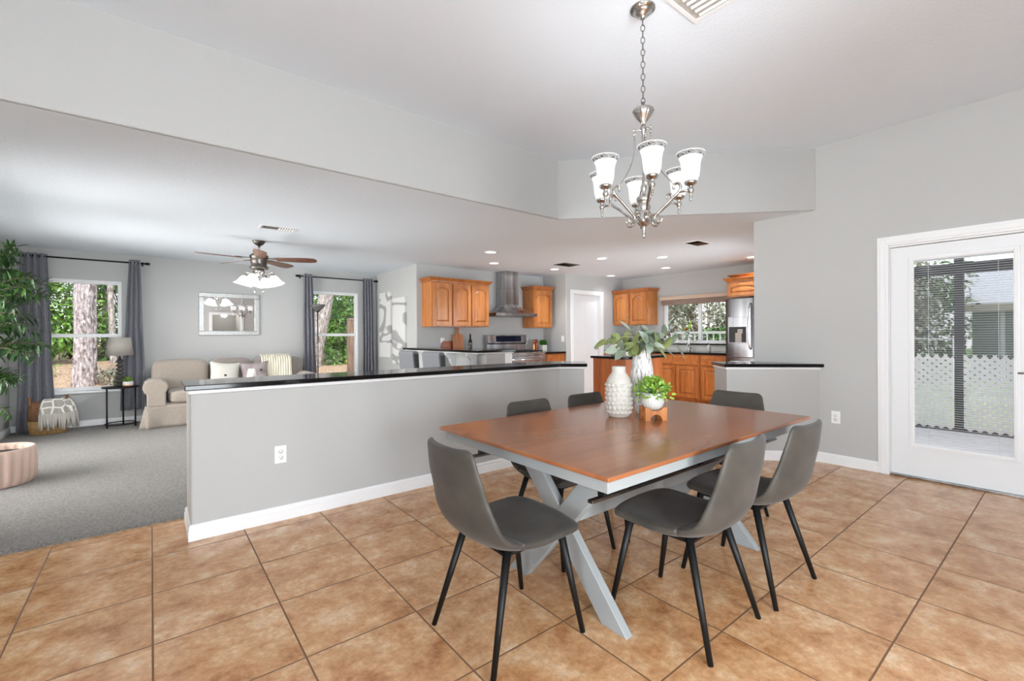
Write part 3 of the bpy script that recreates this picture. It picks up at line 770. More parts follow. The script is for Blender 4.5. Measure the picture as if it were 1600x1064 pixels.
def stem_obj(name, base, tip, bend, leaves, lmat, label, group, kind='round', smat='twig', r=.0022):
    """a curved stem standing in the tall vase with its leaves"""
    t = thing(name, label, 'stem', base, 0, group)
    base = Vector(base); tip = Vector(tip) - base; mid = tip * .5 + Vector(bend)
    pts = []
    for i in range(13):
        u = i / 12
        pts.append((mid * 2 * u * (1 - u)) + tip * u * u)
    s = MB(); s.tube(pts, [r * (1 - .6 * i / 12) for i in range(13)], 6); s.obj('stalk', MW[smat], t)
    l = MB()
    for i in range(leaves):
        u = .42 + .58 * (i / max(1, leaves - 1)); j = min(11, int(u * 12))
        p = pts[j].lerp(pts[j + 1], u * 12 - j) if j < 12 else pts[12]
        tan = (pts[min(12, j + 1)] - pts[j]).normalized()
        an = i * 2.4 + random.random(); sd = tan.orthogonal().normalized()
        sd = Matrix.Rotation(an, 3, tan) @ sd
        d = (tan * (.55 if i < leaves - 1 else 1.6) + sd).normalized()
        if kind == 'round': L, W = random.uniform(.068, .098), random.uniform(.048, .068)
        elif kind == 'long': L, W = random.uniform(.085, .12), random.uniform(.022, .032)
        else: L, W = random.uniform(.02, .03), random.uniform(.010, .016)
        up = tan if abs(tan.dot(d)) < .9 else Vector((0, 0, 1))
        l.leaf(p, d, up + Vector((random.uniform(-.5, .5), random.uniform(-.5, .5), .4)), L, W, random.uniform(.05, .3), random.uniform(.1, .35), 5)
    l.obj('leaves', MW[lmat], t)
    return t
# picture-right is (sa, -ca); stems fan out across it
rt = Vector((sa, -ca, 0)); fw = Vector((ca, sa, 0))
def at(r_, z_, f_=0): return Vector((VX, VY, TZ)) + rt * r_ + fw * f_ + Vector((0, 0, z_))
g = 'faux eucalyptus stems in the tall vase'
spec = [(-.205, .43, .02, 'round', 'olive_leaf', 6, 'leaning furthest towards the white pantry door'), (-.16, .38, -.06, 'round', 'sage_leaf', 5, 'drooping low beside the beaded vase'),
        (-.125, .445, .03, 'round', 'olive_leaf', 5, 'with broad yellow-green leaves near the beaded vase'), (-.055, .49, .0, 'long', 'sage_leaf', 6, 'with pale upright leaves in front of the oak wall cabinet'),
        (-.07, .41, -.08, 'round', 'olive_leaf', 8, 'with rounded green leaves just over the vase mouth'), (.035, .48, .03, 'round', 'sage_leaf', 9, 'with the largest silvery leaf upright over the vase'),
        (.02, .42, -.09, 'round', 'sage_leaf', 8, 'with a broad silvery leaf facing the camera over the vase mouth'), (.09, .45, -.02, 'long', 'sage_leaf', 7, 'fanning towards the kitchen window'),
        (.10, .40, -.05, 'round', 'olive_leaf', 8, 'low and green beside the succulent planter'), (.155, .485, .03, 'round', 'sage_leaf', 5, 'reaching high across the edge of the kitchen window'),
        (.235, .42, .02, 'long', 'sage_leaf', 6, 'arching furthest towards the kitchen window')]
for r_, z_, f_, kd, lm, n, lb in spec:
    stem_obj('eucalyptus_stem', at(r_ * .06, .30, f_ * .1), at(r_, z_, f_), rt * (-r_ * .12) + Vector((0, 0, .05)), n, lm, 'eucalyptus stem ' + lb, g, kd)
stem_obj('flower_sprig', at(-.004, .30), at(-.085, .575, .02), (0, 0, .02), 9, 'sage_leaf', 'thin sprig with a small green tip crossing the oak wall cabinet', g, 'tiny')
t = stem_obj('berry_sprig', at(.008, .30), at(.215, .52, .0), rt * -.02 + Vector((0, 0, .03)), 3, 'olive_leaf', 'dark berry sprig crossing the kitchen window glass', g, 'tiny')
b = MB()
for i in range(16):
    u = .62 + .38 * i / 15; p = (at(.215, .52) - at(.008, .30)) * u + Vector((0, 0, .05 * u * (1 - u)))
    b.ball(p + Vector((random.uniform(-.008, .008), random.uniform(-.008, .008), random.uniform(-.008, .008))), .0052, 6, 4)
b.obj('berries', mat('dark_berry', srgb(72, 56, 44), .5), t)

# succulent planter on its wooden stand
PX, PY = 2.175, 1.485
b = MB()
def arch(w, h, r):
    P = [(-w, 0), (-r, 0)] + [(-r * math.cos(PI * i / 14), r * math.sin(PI * i / 14)) for i in range(1, 14)] + [(r, 0), (w, 0), (w, h)]
    P += [(r * 1.1, h)] + [(r * 1.1 * math.cos(PI * i / 14), h - r * .55 * math.sin(PI * i / 14)) for i in range(1, 14)] + [(-r * 1.1, h), (-w, h)]
    return P
for y in (-.034, .034): b.prism(arch(.061, .072, .034), 'y', y - .011, y + .011)
b.box(-.057, -.040, -.024, .024, .02, .045); b.box(.040, .057, -.024, .024, .02, .045)
b.xf(Matrix.Rotation(CAM_A - PI / 2 + .12, 4, 'Z'))
tag(b.obj('plant_stand', MW['wood_light'], loc=(PX, PY, TZ)), 'small wooden stand with arched feet under the ribbed white pot', 'stand')
t = thing('potted_plant', 'bushy bright green plant in a ribbed white pot on the dining table', 'plant', (PX, PY, TZ + .054))
prof = [(.02, 0), (.036, .004), (.052, .02), (.060, .045), (.062, .07), (.060, .094), (.057, .096), (.054, .09), (.054, .08), (.0005, .078)]
b = MB(); b.lathe(prof, n=96, rfun=lambda a, z: 1 + (.018 * math.cos(24 * a) if .003 < z < .092 else 0)); b.obj('pot', MW['gloss_white'], t)
b = MB()
for i in range(420):
    a = random.uniform(0, 2 * PI); el = random.uniform(-.35, 1.45); R = random.uniform(.05, .105) * (1.12 if el < .6 else .95)
    d = Vector((math.cos(a) * math.cos(el), math.sin(a) * math.cos(el), math.sin(el) * .95))
    p = Vector((0, 0, .095)) + d * R * .86
    b.leaf(p, (d + Vector((random.uniform(-.8, .8), random.uniform(-.8, .8), random.uniform(-.3, .8)))).normalized(), d + Vector((0, 0, .6)), random.uniform(.018, .032), random.uniform(.011, .019), .2, .3, 3)
b.obj('foliage', MW['bright_leaf'], t)
b = MB()
for i in range(26):
    a = 2.4 * i; el = random.uniform(.1, 1.4); d = Vector((math.cos(a) * math.cos(el), math.sin(a) * math.cos(el), math.sin(el)))
    b.tube([(0, 0, .075), tuple(Vector((0, 0, .095)) + d * .05), tuple(Vector((0, 0, .095)) + d * .085)], .0012, 5)
b.obj('stalks', MW['grass_leaf'], t)

# ------------------------------------------------------------------ chandelier
def shade_mat(name, z0, strength, etched=True, tc_=.10):
    """frosted lamp glass lit from inside; the flared rim carries an etched leaf band"""
    m, nt, N, Lk, B = _new(name)
    N.remove(B); out = N['Material Output']
    tr = N.new('ShaderNodeBsdfTranslucent'); tr.inputs[0].default_value = (tc_, tc_, tc_, 1)
    df = N.new('ShaderNodeBsdfPrincipled'); df.inputs['Base Color'].default_value = (tc_, tc_, tc_, 1); df.inputs['Roughness'].default_value = .25
    em = N.new('ShaderNodeEmission'); em.inputs[0].default_value = (1, .985, .965, 1)
    mx = N.new('ShaderNodeMixShader'); mx.inputs[0].default_value = .45
    ad = N.new('ShaderNodeAddShader')
    Lk.new(tr.outputs[0], mx.inputs[1]); Lk.new(df.outputs[0], mx.inputs[2]); Lk.new(mx.outputs[0], ad.inputs[0]); Lk.new(em.outputs[0], ad.inputs[1]); Lk.new(ad.outputs[0], out.inputs[0])
    tc = N.new('ShaderNodeTexCoord'); sp = N.new('ShaderNodeSeparateXYZ'); Lk.new(tc.outputs['Object'], sp.inputs[0])
    if etched:
        nz = N.new('ShaderNodeTexNoise'); nz.inputs['Scale'].default_value = 60; nz.inputs['Detail'].default_value = 1; nz.inputs['Distortion'].default_value = 1.5
        Lk.new(tc.outputs['Object'], nz.inputs['Vector'])
        rp = N.new('ShaderNodeValToRGB'); rp.color_ramp.elements[0].position = .42; rp.color_ramp.elements[0].color = (.03, .03, .03, 1); rp.color_ramp.elements[1].position = .56; rp.color_ramp.elements[1].color = (.55, .55, .55, 1)
        Lk.new(nz.outputs[0], rp.inputs[0])
        band = N.new('ShaderNodeValToRGB'); be = band.color_ramp.elements; be[0].position = z0 * 5; be[0].color = (0, 0, 0, 1); be[1].position = (z0 + .004) * 5; be[1].color = (1, 1, 1, 1)
        for p_, c_ in ((z0 + .017, 1), (z0 + .021, 0)):
            q_ = be.new(p_ * 5); q_.color = (c_, c_, c_, 1)
        m5 = N.new('ShaderNodeMath'); m5.operation = 'MULTIPLY'; m5.inputs[1].default_value = 5.0
        Lk.new(sp.outputs['Z'], m5.inputs[0]); Lk.new(m5.outputs[0], band.inputs[0])
        mc = N.new('ShaderNodeMix'); mc.data_type = 'RGBA'; mc.inputs[6].default_value = (1, 1, 1, 1)
        Lk.new(band.outputs[0], mc.inputs[0]); Lk.new(rp.outputs[0], mc.inputs[7])
        ms = N.new('ShaderNodeMath'); ms.operation = 'MULTIPLY'; ms.inputs[1].default_value = strength
        sc = N.new('ShaderNodeSeparateColor'); Lk.new(mc.outputs[2], sc.inputs[0]); Lk.new(sc.outputs[0], ms.inputs[0]); Lk.new(ms.outputs[0], em.inputs[1])
        pass
    else:
        em.inputs[1].default_value = strength
    return m
CHX, CHY = 2.127, 1.503
t = thing('chandelier', 'antique nickel six-light chandelier with tulip glass shades over the dining table', 'chandelier', (CHX, CHY, 0))
b = MB(); b.lathe([(.068, CZ), (.068, CZ - .006), (.062, CZ - .010), (.050, CZ - .012), (.046, CZ - .022), (.036, CZ - .034), (.020, CZ - .040), (.012, CZ - .05), (.012, CZ - .056), (.0005, CZ - .058)], n=32)
b.obj('canopy', MW['nickel'], t)
z = CZ - .054; i = 0
while z > 2.50:
    m = MB(); L, W = .019, .0105
    pts = []
    for k2 in range(16):
        a = 2 * PI * k2 / 16; pts.append((W * math.cos(a), 0, (L) * math.sin(a)))
    m.tube(pts, .0022, 6, closed=True)
    m.xf(Matrix.Translation((0, 0, z - L)) @ Matrix.Rotation(.75 + (PI / 2 if i % 2 else 0), 4, 'Z'))
    m.obj('chain_link', MW['pewter'], t)
    z -= .0335; i += 1
zt = 2.47
b = MB(); b.lathe([(.008, zt + .035), (.012, zt + .02), (.020, zt + .012), (.052, zt - .004), (.056, zt - .012), (.045, zt - .035), (.026, zt - .062), (.014, zt - .078), (.010, zt - .085), (.0005, zt - .086)], n=48, rfun=lambda a, z_: 1 + .05 * math.cos(14 * a) * (1 if z_ < zt else 0))
b.obj('top_crown', MW['nickel'], t)
b = MB(); b.lathe([(.008, 2.39), (.014, 2.375), (.018, 2.36), (.013, 2.345), (.008, 2.335), (.0075, 2.30), (.011, 2.285), (.0075, 2.27), (.0065, 2.06), (.012, 2.05), (.018, 2.035), (.012, 2.02), (.009, 2.01), (.014, 1.995), (.034, 1.985), (.040, 1.972), (.034, 1.958), (.026, 1.95), (.036, 1.935), (.038, 1.92), (.03, 1.91), (.036, 1.90), (.040, 1.885), (.036, 1.862), (.040, 1.855), (.034, 1.84), (.02, 1.825), (.011, 1.815), (.013, 1.805), (.009, 1.797), (.006, 1.79), (.0095, 1.782), (.006, 1.774), (.008, 1.766), (.0005, 1.756)], n=28)
b.obj('column', MW['nickel'], t)
b = MB()
for k2 in range(3):
    a = .4 + k2 * 2 * PI / 3; c_, s_ = math.cos(a), math.sin(a)
    pts = [(0, 2.345), (.02, 2.352), (.04, 2.350), (.052, 2.338), (.05, 2.325), (.042, 2.328)]
    b.tube(smooth([(q * c_, q * s_, zz) for q, zz in pts], 4), .0042, 6)
    b.ball((.052 * c_, .052 * s_, 2.352), .007, 8, 6)
b.obj('scroll_hooks', MW['nickel'], t)
a0 = CAM_A + PI - .12
shade_m = shade_mat('etched_glass_shade', .128, .66)
for k2 in range(6):
    a = a0 + k2 * PI / 3; c_, s_ = math.cos(a), math.sin(a)
    def P(r, z): return (r * c_, r * s_, z)
    m = MB()
    arm = [(.034, 1.885), (.060, 1.878), (.085, 1.89), (.115, 1.915), (.15, 1.945), (.178, 1.965), (.196, 1.985), (.198, 2.008), (.186, 2.022), (.168, 2.020), (.160, 2.004), (.168, 1.994)]
    pa = smooth([P(r, z) for r, z in arm]); m.tube(pa, taper(len(pa), .0072, .0042, .7), 8)
    low = [(.085, 1.888), (.062, 1.868), (.060, 1.845), (.076, 1.832), (.095, 1.838), (.102, 1.856), (.094, 1.866)]
    pa = smooth([P(r, z) for r, z in low]); m.tube(pa, taper(len(pa), .0066, .0036, .3), 8)
    m.tube([P(.192, 1.975), P(.215, 1.975), P(.245, 1.972)], .006, 8)
    arm_o = m.obj('arm', MW['nickel'], t)
    cx, cy = .250 * c_, .250 * s_
    m = MB(); m.lathe([(.0005, 1.915), (.005, 1.92), (.0075, 1.927), (.0045, 1.934), (.009, 1.941), (.005, 1.948), (.007, 1.954), (.012, 1.962), (.016, 1.972), (.012, 1.984), (.009, 1.99), (.014, 1.997), (.028, 2.004), (.032, 2.013), (.028, 2.022), (.0005, 2.024)], c=(cx, cy, 0), n=20)
    m.obj('shade_cup', MW['nickel'], arm_o)
    m = MB()
    pr = [(.026, 0.0), (.036, .014), (.043, .034), (.046, .060), (.048, .090), (.052, .112), (.060, .132), (.069, .147), (.0715, .152), (.0695, .153), (.058, .1335), (.0495, .112), (.0455, .09), (.0435, .06), (.040, .034), (.033, .015), (.024, .003)]
    m.lathe(pr, n=36)
    m.obj('shade', shade_m, arm_o, loc=(cx, cy, 2.012))
    lamp('chandelier_bulb', 'POINT', (cx, cy, 2.105), 1.5, (.98, .98, 1.0), .028, parent=t)
for k2 in range(3):
    a = .4 + k2 * 2 * PI / 3; an = a
    # thin rods from the crown down to the arm scrolls
    j = min(range(6), key=lambda q: abs(math.atan2(math.sin(a0 + q * PI / 3 - an), math.cos(a0 + q * PI / 3 - an))))
    ar = a0 + j * PI / 3; pts = []
    for i in range(15):
        u = i / 14; r = .05 + .118 * (u ** 1.7) + .012 * math.sin(PI * u) * -1; ang = an + (math.atan2(math.sin(ar - an), math.cos(ar - an))) * u
        pts.append((r * math.cos(ang), r * math.sin(ang), 2.325 - (2.325 - 2.02) * (u ** .85)))
    m = MB(); m.tube(pts, .0036, 7); m.obj('support_rod', MW['nickel'], t)
# ------------------------------------------------------------------ ceiling fixtures
def vent(loc, rz, w, h, label, n=9, split=True, frame='white', blades='white', duct='black'):
    t = thing('ceiling_vent', label, 'vent', loc, rz)
    b = MB(); e = .022
    b.box(-w / 2, w / 2, -h / 2, -h / 2 + e, -.008, 0); b.box(-w / 2, w / 2, h / 2 - e, h / 2, -.008, 0); b.box(-w / 2, -w / 2 + e, -h / 2 + e, h / 2 - e, -.008, 0); b.box(w / 2 - e, w / 2, -h / 2 + e, h / 2 - e, -.008, 0)
    b.obj('frame', MW[frame], t, bevel=.002)
    b = MB(); b.box(-w / 2 + e, w / 2 - e, -h / 2 + e, h / 2 - e, -.0012, 0); b.obj('duct', MW[duct], t)
    b = MB()
    for i in range(n):
        x = -w / 2 + e + (w - 2 * e) * (i + .5) / n
        tl = .7 if (split and i < n / 2) else -.7
        b.box(-.0011, .0011, -h / 2 + e, h / 2 - e, -.009, .009, Matrix.Translation((x, 0, -.006)) @ Matrix.Rotation(tl, 4, 'Y') @ Matrix.Scale(.75, 4))
    b.obj('louver_blades', MW[blades], t)
vent((1.10, 5.50, LZ), 0, .36, .20, 'white ceiling vent above the ceiling fan, nearest the living room', 12)
vent((5.58, 3.13, LZ), 0, .34, .24, 'ceiling vent nearest the short half wall, over the kitchen passage', 8, True, 'white', 'pewter')
vent((5.50, 5.42, LZ), 0, .36, .26, 'ceiling vent near the kitchen range hood and pantry door', 8, True, 'pewter', 'pewter')
vent((2.305, 1.235, CZ), .0, .30, .30, 'square white ceiling vent beside the chandelier canopy', 6, False, 'white', 'white', 'grey_ceramic')

cans = [(3.80, 5.25, 'recessed ceiling light nearest the living room, first of the pair before the range hood', 1), (4.42, 6.02, 'recessed ceiling light just in front of the range hood chimney', 1),
        (5.49, 4.65, 'recessed ceiling light between the two kitchen ceiling vents', 1), (6.15, 4.02, 'recessed ceiling light over the kitchen island, nearest the passage vent', 1),
        (7.18, 4.62, 'recessed ceiling light before the kitchen window', 1), (7.24, 5.90, 'recessed ceiling light in the corner by the oak cabinet and pantry door', 1), (5.70, 5.92, 'recessed ceiling light close to the wall corner beside the pantry', 1),
        (7.26, 3.17, 'recessed ceiling light in front of the refrigerator, cut off by the wall edge', 1)]
lens_m = mat('lit_diffuser', (1, .985, .96), .5, emit=3.0)
for x, y, lb, on in cans:
    t = thing('recessed_light', lb, 'ceiling light', (x, y, LZ), 0, 'recessed ceiling lights')
    b = MB(); b.lathe([(.092, 0), (.092, -.004), (.078, -.008), (.072, -.004), (.072, 0)], n=32, closed=True); b.obj('trim_ring', MW['white'], t)
    b = MB(); b.cyl((0, 0, -.0005), (0, 0, -.0035), .071, n=32); b.obj('lens', lens_m, t)
    lamp('recessed_bulb', 'SPOT', (0, 0, -.03), 12 if y > 5.85 and x > 7 else 36, (.89, .945, 1.0), .06, (0, 0, 0), parent=t, spot_size=math.radians(125), spot_blend=.9)

# ceiling fan
FX, FY = 1.06, 6.38
t = thing('ceiling_fan', 'pewter ceiling fan with wooden blades and frosted glass lights in the living room', 'ceiling fan', (FX, FY, 0))
b = MB(); b.lathe([(.072, LZ), (.070, LZ - .012), (.052, LZ - .038), (.03, LZ - .055), (.016, LZ - .062), (.0005, LZ - .063)], n=32); b.obj('canopy', MW['pewter'], t)
b = MB(); b.cyl((0, 0, LZ - .06), (0, 0, 2.275), .0125); b.obj('downrod', MW['nickel'], t)
b = MB(); b.lathe([(.014, 2.30), (.03, 2.285), (.06, 2.272), (.085, 2.255), (.105, 2.238), (.108, 2.222), (.1, 2.215), (.095, 2.205), (.098, 2.19), (.092, 2.15), (.085, 2.115), (.100, 2.10), (.106, 2.088), (.1, 2.075), (.06, 2.068), (.0005, 2.066)], n=36); b.obj('motor', MW['pewter'], t)
b = MB(); b.lathe([(.05, 2.07), (.062, 2.055), (.066, 2.035), (.058, 2.018), (.036, 2.008), (.04, 1.99), (.03, 1.972), (.012, 1.965), (.0005, 1.962)], n=32); b.obj('light_fitter', MW['nickel'], t)
blade_m = wood('walnut_blade', srgb(88, 50, 32), srgb(128, 78, 52), 'x', .35, .2, 8, 60)
for i in range(5):
    an = CAM_A - PI / 2 + math.radians(12 + 72 * i)
    m = MB(); pts = []
    out = [(.20, -.050), (.30, -.062), (.45, -.072), (.58, -.074), (.645, -.062), (.672, -.03), (.672, .03), (.645, .062), (.58, .074), (.45, .072), (.30, .062), (.20, .050)]
    m.prism(out, 'z', -.003, .003)
    m.xf(Matrix.Rotation(an, 4, 'Z') @ Matrix.Translation((0, 0, 2.195)) @ Matrix.Rotation(math.radians(-13), 4, 'X'))
    bo = m.obj('blade', blade_m, t, bevel=.0015)
    m = MB(); m.prism([(.085, -.016), (.15, -.016), (.20, -.04), (.25, -.045), (.265, 0), (.25, .045), (.20, .04), (.15, .016), (.085, .016)], 'z', -.004, .004)
    m.xf(Matrix.Rotation(an, 4, 'Z') @ Matrix.Translation((0, 0, 2.203)) @ Matrix.Rotation(math.radians(-10), 4, 'X')); m.obj('blade_iron', MW['pewter'], bo, bevel=.002)
fan_glass = shade_mat('frosted_fan_glass', 9, 1.1, False, .3)
for i in range(4):
    an = CAM_A - PI / 2 + math.radians(6 + 90 * i); c_, s_ = math.cos(an), math.sin(an)
    m = MB(); m.tube([(.05 * c_, .05 * s_, 2.03), (.09 * c_, .09 * s_, 2.015), (.125 * c_, .125 * s_, 2.025), (.15 * c_, .15 * s_, 2.035), (.165 * c_, .165 * s_, 2.02), (.168 * c_, .168 * s_, 1.995)], .007, 8)
    ao = m.obj('light_arm', MW['nickel'], t)
    m = MB(); m.lathe([(.0005, .052), (.014, .05), (.028, .035), (.030, .02), (.026, .015), (.0005, .014)], n=20)
    m.obj('shade_cup', MW['nickel'], ao, loc=(.170 * c_, .170 * s_, 1.965), rot=(.30 * -s_ * -1, .30 * -c_, 0))
    m = MB(); m.lathe([(.026, .022), (.038, .014), (.055, -.015), (.066, -.045), (.082, -.072), (.104, -.092), (.102, -.094), (.08, -.075), (.063, -.046), (.052, -.016), (.036, .011), (.024, .019)], n=36, rfun=lambda a, z: 1 + (.045 * math.cos(8 * a) * max(0, min(1, (-z - .04) / .05))))
    m.obj('shade', fan_glass, ao, loc=(.170 * c_, .170 * s_, 1.965), rot=(.30 * s_, -.30 * c_, 0))
    lamp('fan_bulb', 'POINT', (.182 * c_, .182 * s_, 1.90), 15, (.96, .98, 1.0), .03, parent=t)
for dx, L in ((-.055, .10), (.05, .10)):
    m = MB(); m.cyl((dx * sa, -dx * ca, 1.985), (dx * sa, -dx * ca, 1.985 - .19), .0016, n=6); m.ball((dx * sa, -dx * ca, 1.785), .009, 10, 8, (1, 1, 1.5)); m.obj('pull_chain', MW['chrome'], t)

# ------------------------------------------------------------------ curtains
def rod(x0, x1, z, label):
    t = thing('curtain_rod', label, 'curtain rod', (0, YB - .09, z))
    b = MB(); b.cyl((x0, 0, 0), (x1, 0, 0), .0105, n=12); b.obj('pole', MW['black_metal'], t)
    for x, s in ((x0, -1), (x1, 1)):
        b = MB(); b.cyl((x, 0, 0), (x + s * .055, 0, 0), .019, n=14); b.obj('finial', MW['black_metal'], t)
        b = MB(); b.box(x - s * .03 - .006, x - s * .03 + .006, -.004, .088, -.006, .006); b.box(x - s * .03 - .012, x - s * .03 + .012, .080, .089, -.03, .03); b.obj('bracket', MW['black_metal'], t)
rod(-1.27, -.06, 2.298, 'black curtain rod over the wide window beside the potted tree')
rod(2.02, 3.37, 2.285, 'black curtain rod over the window behind the floor lamp')
def curtain(tx0, tx1, bx0, bx1, z0, z1, folds, label, amp=.034, seed=1):
    rnd = random.Random(seed); ph = rnd.random() * 6
    def f(u, v):
        x = (tx0 + (tx1 - tx0) * u) * (1 - v) + (bx0 + (bx1 - bx0) * u) * v
        if v < .0: v = 0
        w = amp * (.8 + .35 * v) * math.cos(2 * PI * folds * u + ph) + .010 * math.sin(5 * u + 3 * v + ph) * v
        return (x + .008 * math.sin(9 * v + 4 * u + ph) * v, YB - .09 + w - .016 * v, z1 + (z0 - z1) * v)
    t = thing('curtain', label, 'curtain', (0, 0, 0), 0, 'grey window curtains')
    b = MB(); b.grid(f, 90, 26); b.obj('panel', MW['curtain'], t, solid=.004, fix=False)
    b = MB()
    for i in range(folds * 2):
        u = (i + .5) / (folds * 2)
        x, y, z = f(u, .015)
        b.tube(circle(.021, 14, (0, 0, 0)), .0035, 6, closed=True)
        n0 = len(b.v) - 14 * 6
        for k2 in range(n0, len(b.v)):
            a, c, d = b.v[k2]; b.v[k2] = (x + d, YB - .09 + a, 2.292 + c)
    b.obj('grommets', MW['chrome'], t)
curtain(-1.31, -1.06, -1.34, -.985, .02, 2.335, 4, 'grey grommet curtain hanging behind the leafy potted tree', seed=3)
curtain(-.235, -.115, -.34, -.055, .20, 2.342, 3, 'grey grommet curtain behind the table lamp beside the sofa arm', .03, seed=5)
curtain(2.095, 2.235, 2.055, 2.315, .03, 2.33, 3, 'grey grommet curtain behind the floor lamp, at the sofa end', .03, seed=7)
curtain(3.13, 3.325, 3.11, 3.37, .03, 2.325, 4, 'grey grommet curtain in the corner beside the wall canvases', .03, seed=9)

# ------------------------------------------------------------------ mirror and canvases
t = thing('wall_mirror', 'rectangular wall mirror with a wide silver frame above the sofa', 'mirror', (1.0, YB, 1.592))
b = MB(); W, H, e = .415, .333, .068
b.box(-W, W, -.03, 0, H - e, H); b.box(-W, W, -.03, 0, -H, -H + e); b.box(-W, -W + e, -.03, 0, -H + e, H - e); b.box(W - e, W, -.03, 0, -H + e, H - e)
b.obj('frame', MW['mirror_frame'], t, bevel=.006)
b = MB(); b.box(-W + e, W - e, -.014, -.002, -H + e, H - e); b.obj('glass', MW['mirror'], t, rot=(math.radians(0), 0, 0))
def canvas_mat(name, off, freq):
    m, nt, N, Lk, B = _new(name)
    tc = N.new('ShaderNodeTexCoord'); mp = N.new('ShaderNodeMapping'); mp.inputs['Location'].default_value = off; mp.inputs['Scale'].default_value = (1, .75, 1.9)
    nz = N.new('ShaderNodeTexNoise'); nz.inputs['Scale'].default_value = freq; nz.inputs['Detail'].default_value = 1.5; nz.inputs['Distortion'].default_value = .6
    rp = N.new('ShaderNodeValToRGB'); rp.color_ramp.interpolation = 'EASE'; e = rp.color_ramp.elements
    e[0].position = .36; e[0].color = (*srgb(216, 215, 213), 1); e[1].position = .62; e[1].color = (*srgb(216, 215, 213), 1)
    for p, c in ((.455, (216, 215, 213)), (.47, (158, 157, 156)), (.515, (166, 165, 164)), (.522, (216, 215, 213))):
        q = e.new(p); q.color = (*srgb(*c), 1)
    Lk.new(tc.outputs['Object'], mp.inputs[0]); Lk.new(mp.outputs[0], nz.inputs['Vector']); Lk.new(nz.outputs[0], rp.inputs[0]); Lk.new(rp.outputs[0], B.inputs['Base Color'])
    B.inputs['Roughness'].default_value = .8
    return m
for (ya, yb, za, zb, lb, off) in ((7.805, 8.30, .84, 2.04, 'tall abstract grey and white canvas beside the corner curtain', (1.3, .2, .4)), (7.20, 7.72, .74, 1.905, 'lower abstract grey and white canvas, nearer the kitchen corner', (4.1, 2.2, 3.0))):
    b = MB(); b.box(3.392, 3.43, ya, yb, za, zb)
    tag(b.obj('wall_canvas', canvas_mat('abstract_canvas', off, .85), bevel=.003), lb, 'picture')

# ------------------------------------------------------------------ sofa
SX0, SX1 = -.06, 2.10
t = thing('sofa', 'taupe slipcovered three-seat sofa with rolled arms and pleated skirt', 'sofa', (0, 0, 0))
def cushion(x0, x1, y0, y1, z0, z1, puff=.03, n=14, tilt=0.0, pw=3.5):
    b = MB(); cx, cy, cz = (x0 + x1) / 2, (y0 + y1) / 2, (z0 + z1) / 2; hx_, hy_, hz_ = (x1 - x0) / 2, (y1 - y0) / 2, (z1 - z0) / 2
    def f(u, v):
        th = 2 * PI * u; ph = PI * (v - .5)
        sgn = lambda q, e: math.copysign(abs(q) ** e, q)
        e1, e2 = 2 / pw, 2 / pw
        x = sgn(math.cos(ph), e1) * sgn(math.cos(th), e2); y = sgn(math.cos(ph), e1) * sgn(math.sin(th), e2); z = sgn(math.sin(ph), e1)
        return (cx + hx_ * x, cy + hy_ * y + tilt * z * hz_, cz + hz_ * z + puff * (z if abs(z) > .5 else 0) * (1 - x * x) * .5)
    b.grid(f, 48, 25, closed_u=True)
    return b
yf, yb_ = 7.70, 8.50
def skirt(u, v):
    # wraps front, with corner pleats
    per = [(SX0 - .0, 8.38), (SX0 - .0, yf), (SX1, yf), (SX1, 8.38)]
    Ls = [.68, SX1 - SX0, .68]; d = u * sum(Ls); i = 0
    while i < 2 and d > Ls[i]: d -= Ls[i]; i += 1
    a, c = Vector(per[i]), Vector(per[i + 1]); p = a.lerp(c, min(1, d / Ls[i])); tt = (c - a).normalized(); nn = Vector((tt.y, -tt.x))
    dist = min(abs(u * sum(Ls) - .68), abs(u * sum(Ls) - .68 - Ls[1]))
    fl = (1 - v) * (.008 + .055 * math.exp(-(dist / .12) ** 2) + .012 * math.sin(u * 47)) - (1 - v) * .07 * math.exp(-(dist / .012) ** 2)
    q = p + nn * (-fl if False else fl)
    return (q.x, q.y, .02 + .30 * v)
b = MB(); b.grid(skirt, 260, 8); b.obj('skirt', MW['sofa'], t, solid=.006, fix=False)
b = MB(); b.box(SX0 + .02, SX1 - .02, yf + .03, 8.38, .13, .34); b.obj('base', MW['sofa'], t, bevel=.02)
for x0, x1 in ((SX0, SX0 + .24), (SX1 - .24, SX1)):
    cx = (x0 + x1) / 2; b = MB()
    pr = [(-.105, .30), (-.105, .47), (-.135, .50), (-.15, .55), (-.14, .605), (-.10, .645), (-.03, .662), (.05, .655), (.105, .62), (.125, .57), (.115, .52), (.10, .49), (.10, .30)]
    if x0 > 1: pr = [(-a, z) for a, z in pr][::-1]
    b.prism([(cx + a, z) for a, z in pr], 'y', yf - .01, 8.37)
    b.obj('arm', MW['sofa'], t, bevel=.018, seg=3)
b = MB(); b.box(SX0 + .1, SX1 - .1, 8.33, 8.50, .3, .80); b.obj('back_frame', MW['sofa'], t, bevel=.04, seg=3)
xs = [SX0 + .24, SX0 + .24 + .55, SX0 + .24 + 1.11, SX1 - .24]
for i in range(3):
    cushion(xs[i] + .004, xs[i + 1] - .004, yf - .01, 8.20, .335, .495, .02, pw=6).obj('seat_cushion', MW['sofa'], t)
bx = [.0, .685, 1.255, 2.0]
for i in range(3):
    cushion(bx[i] + .004, bx[i + 1] - .004, 8.10, 8.36, .47, .905, .012, pw=5, tilt=.12).obj('back_cushion', MW['sofa' if i == 0 else 'sofa_dark'], t)
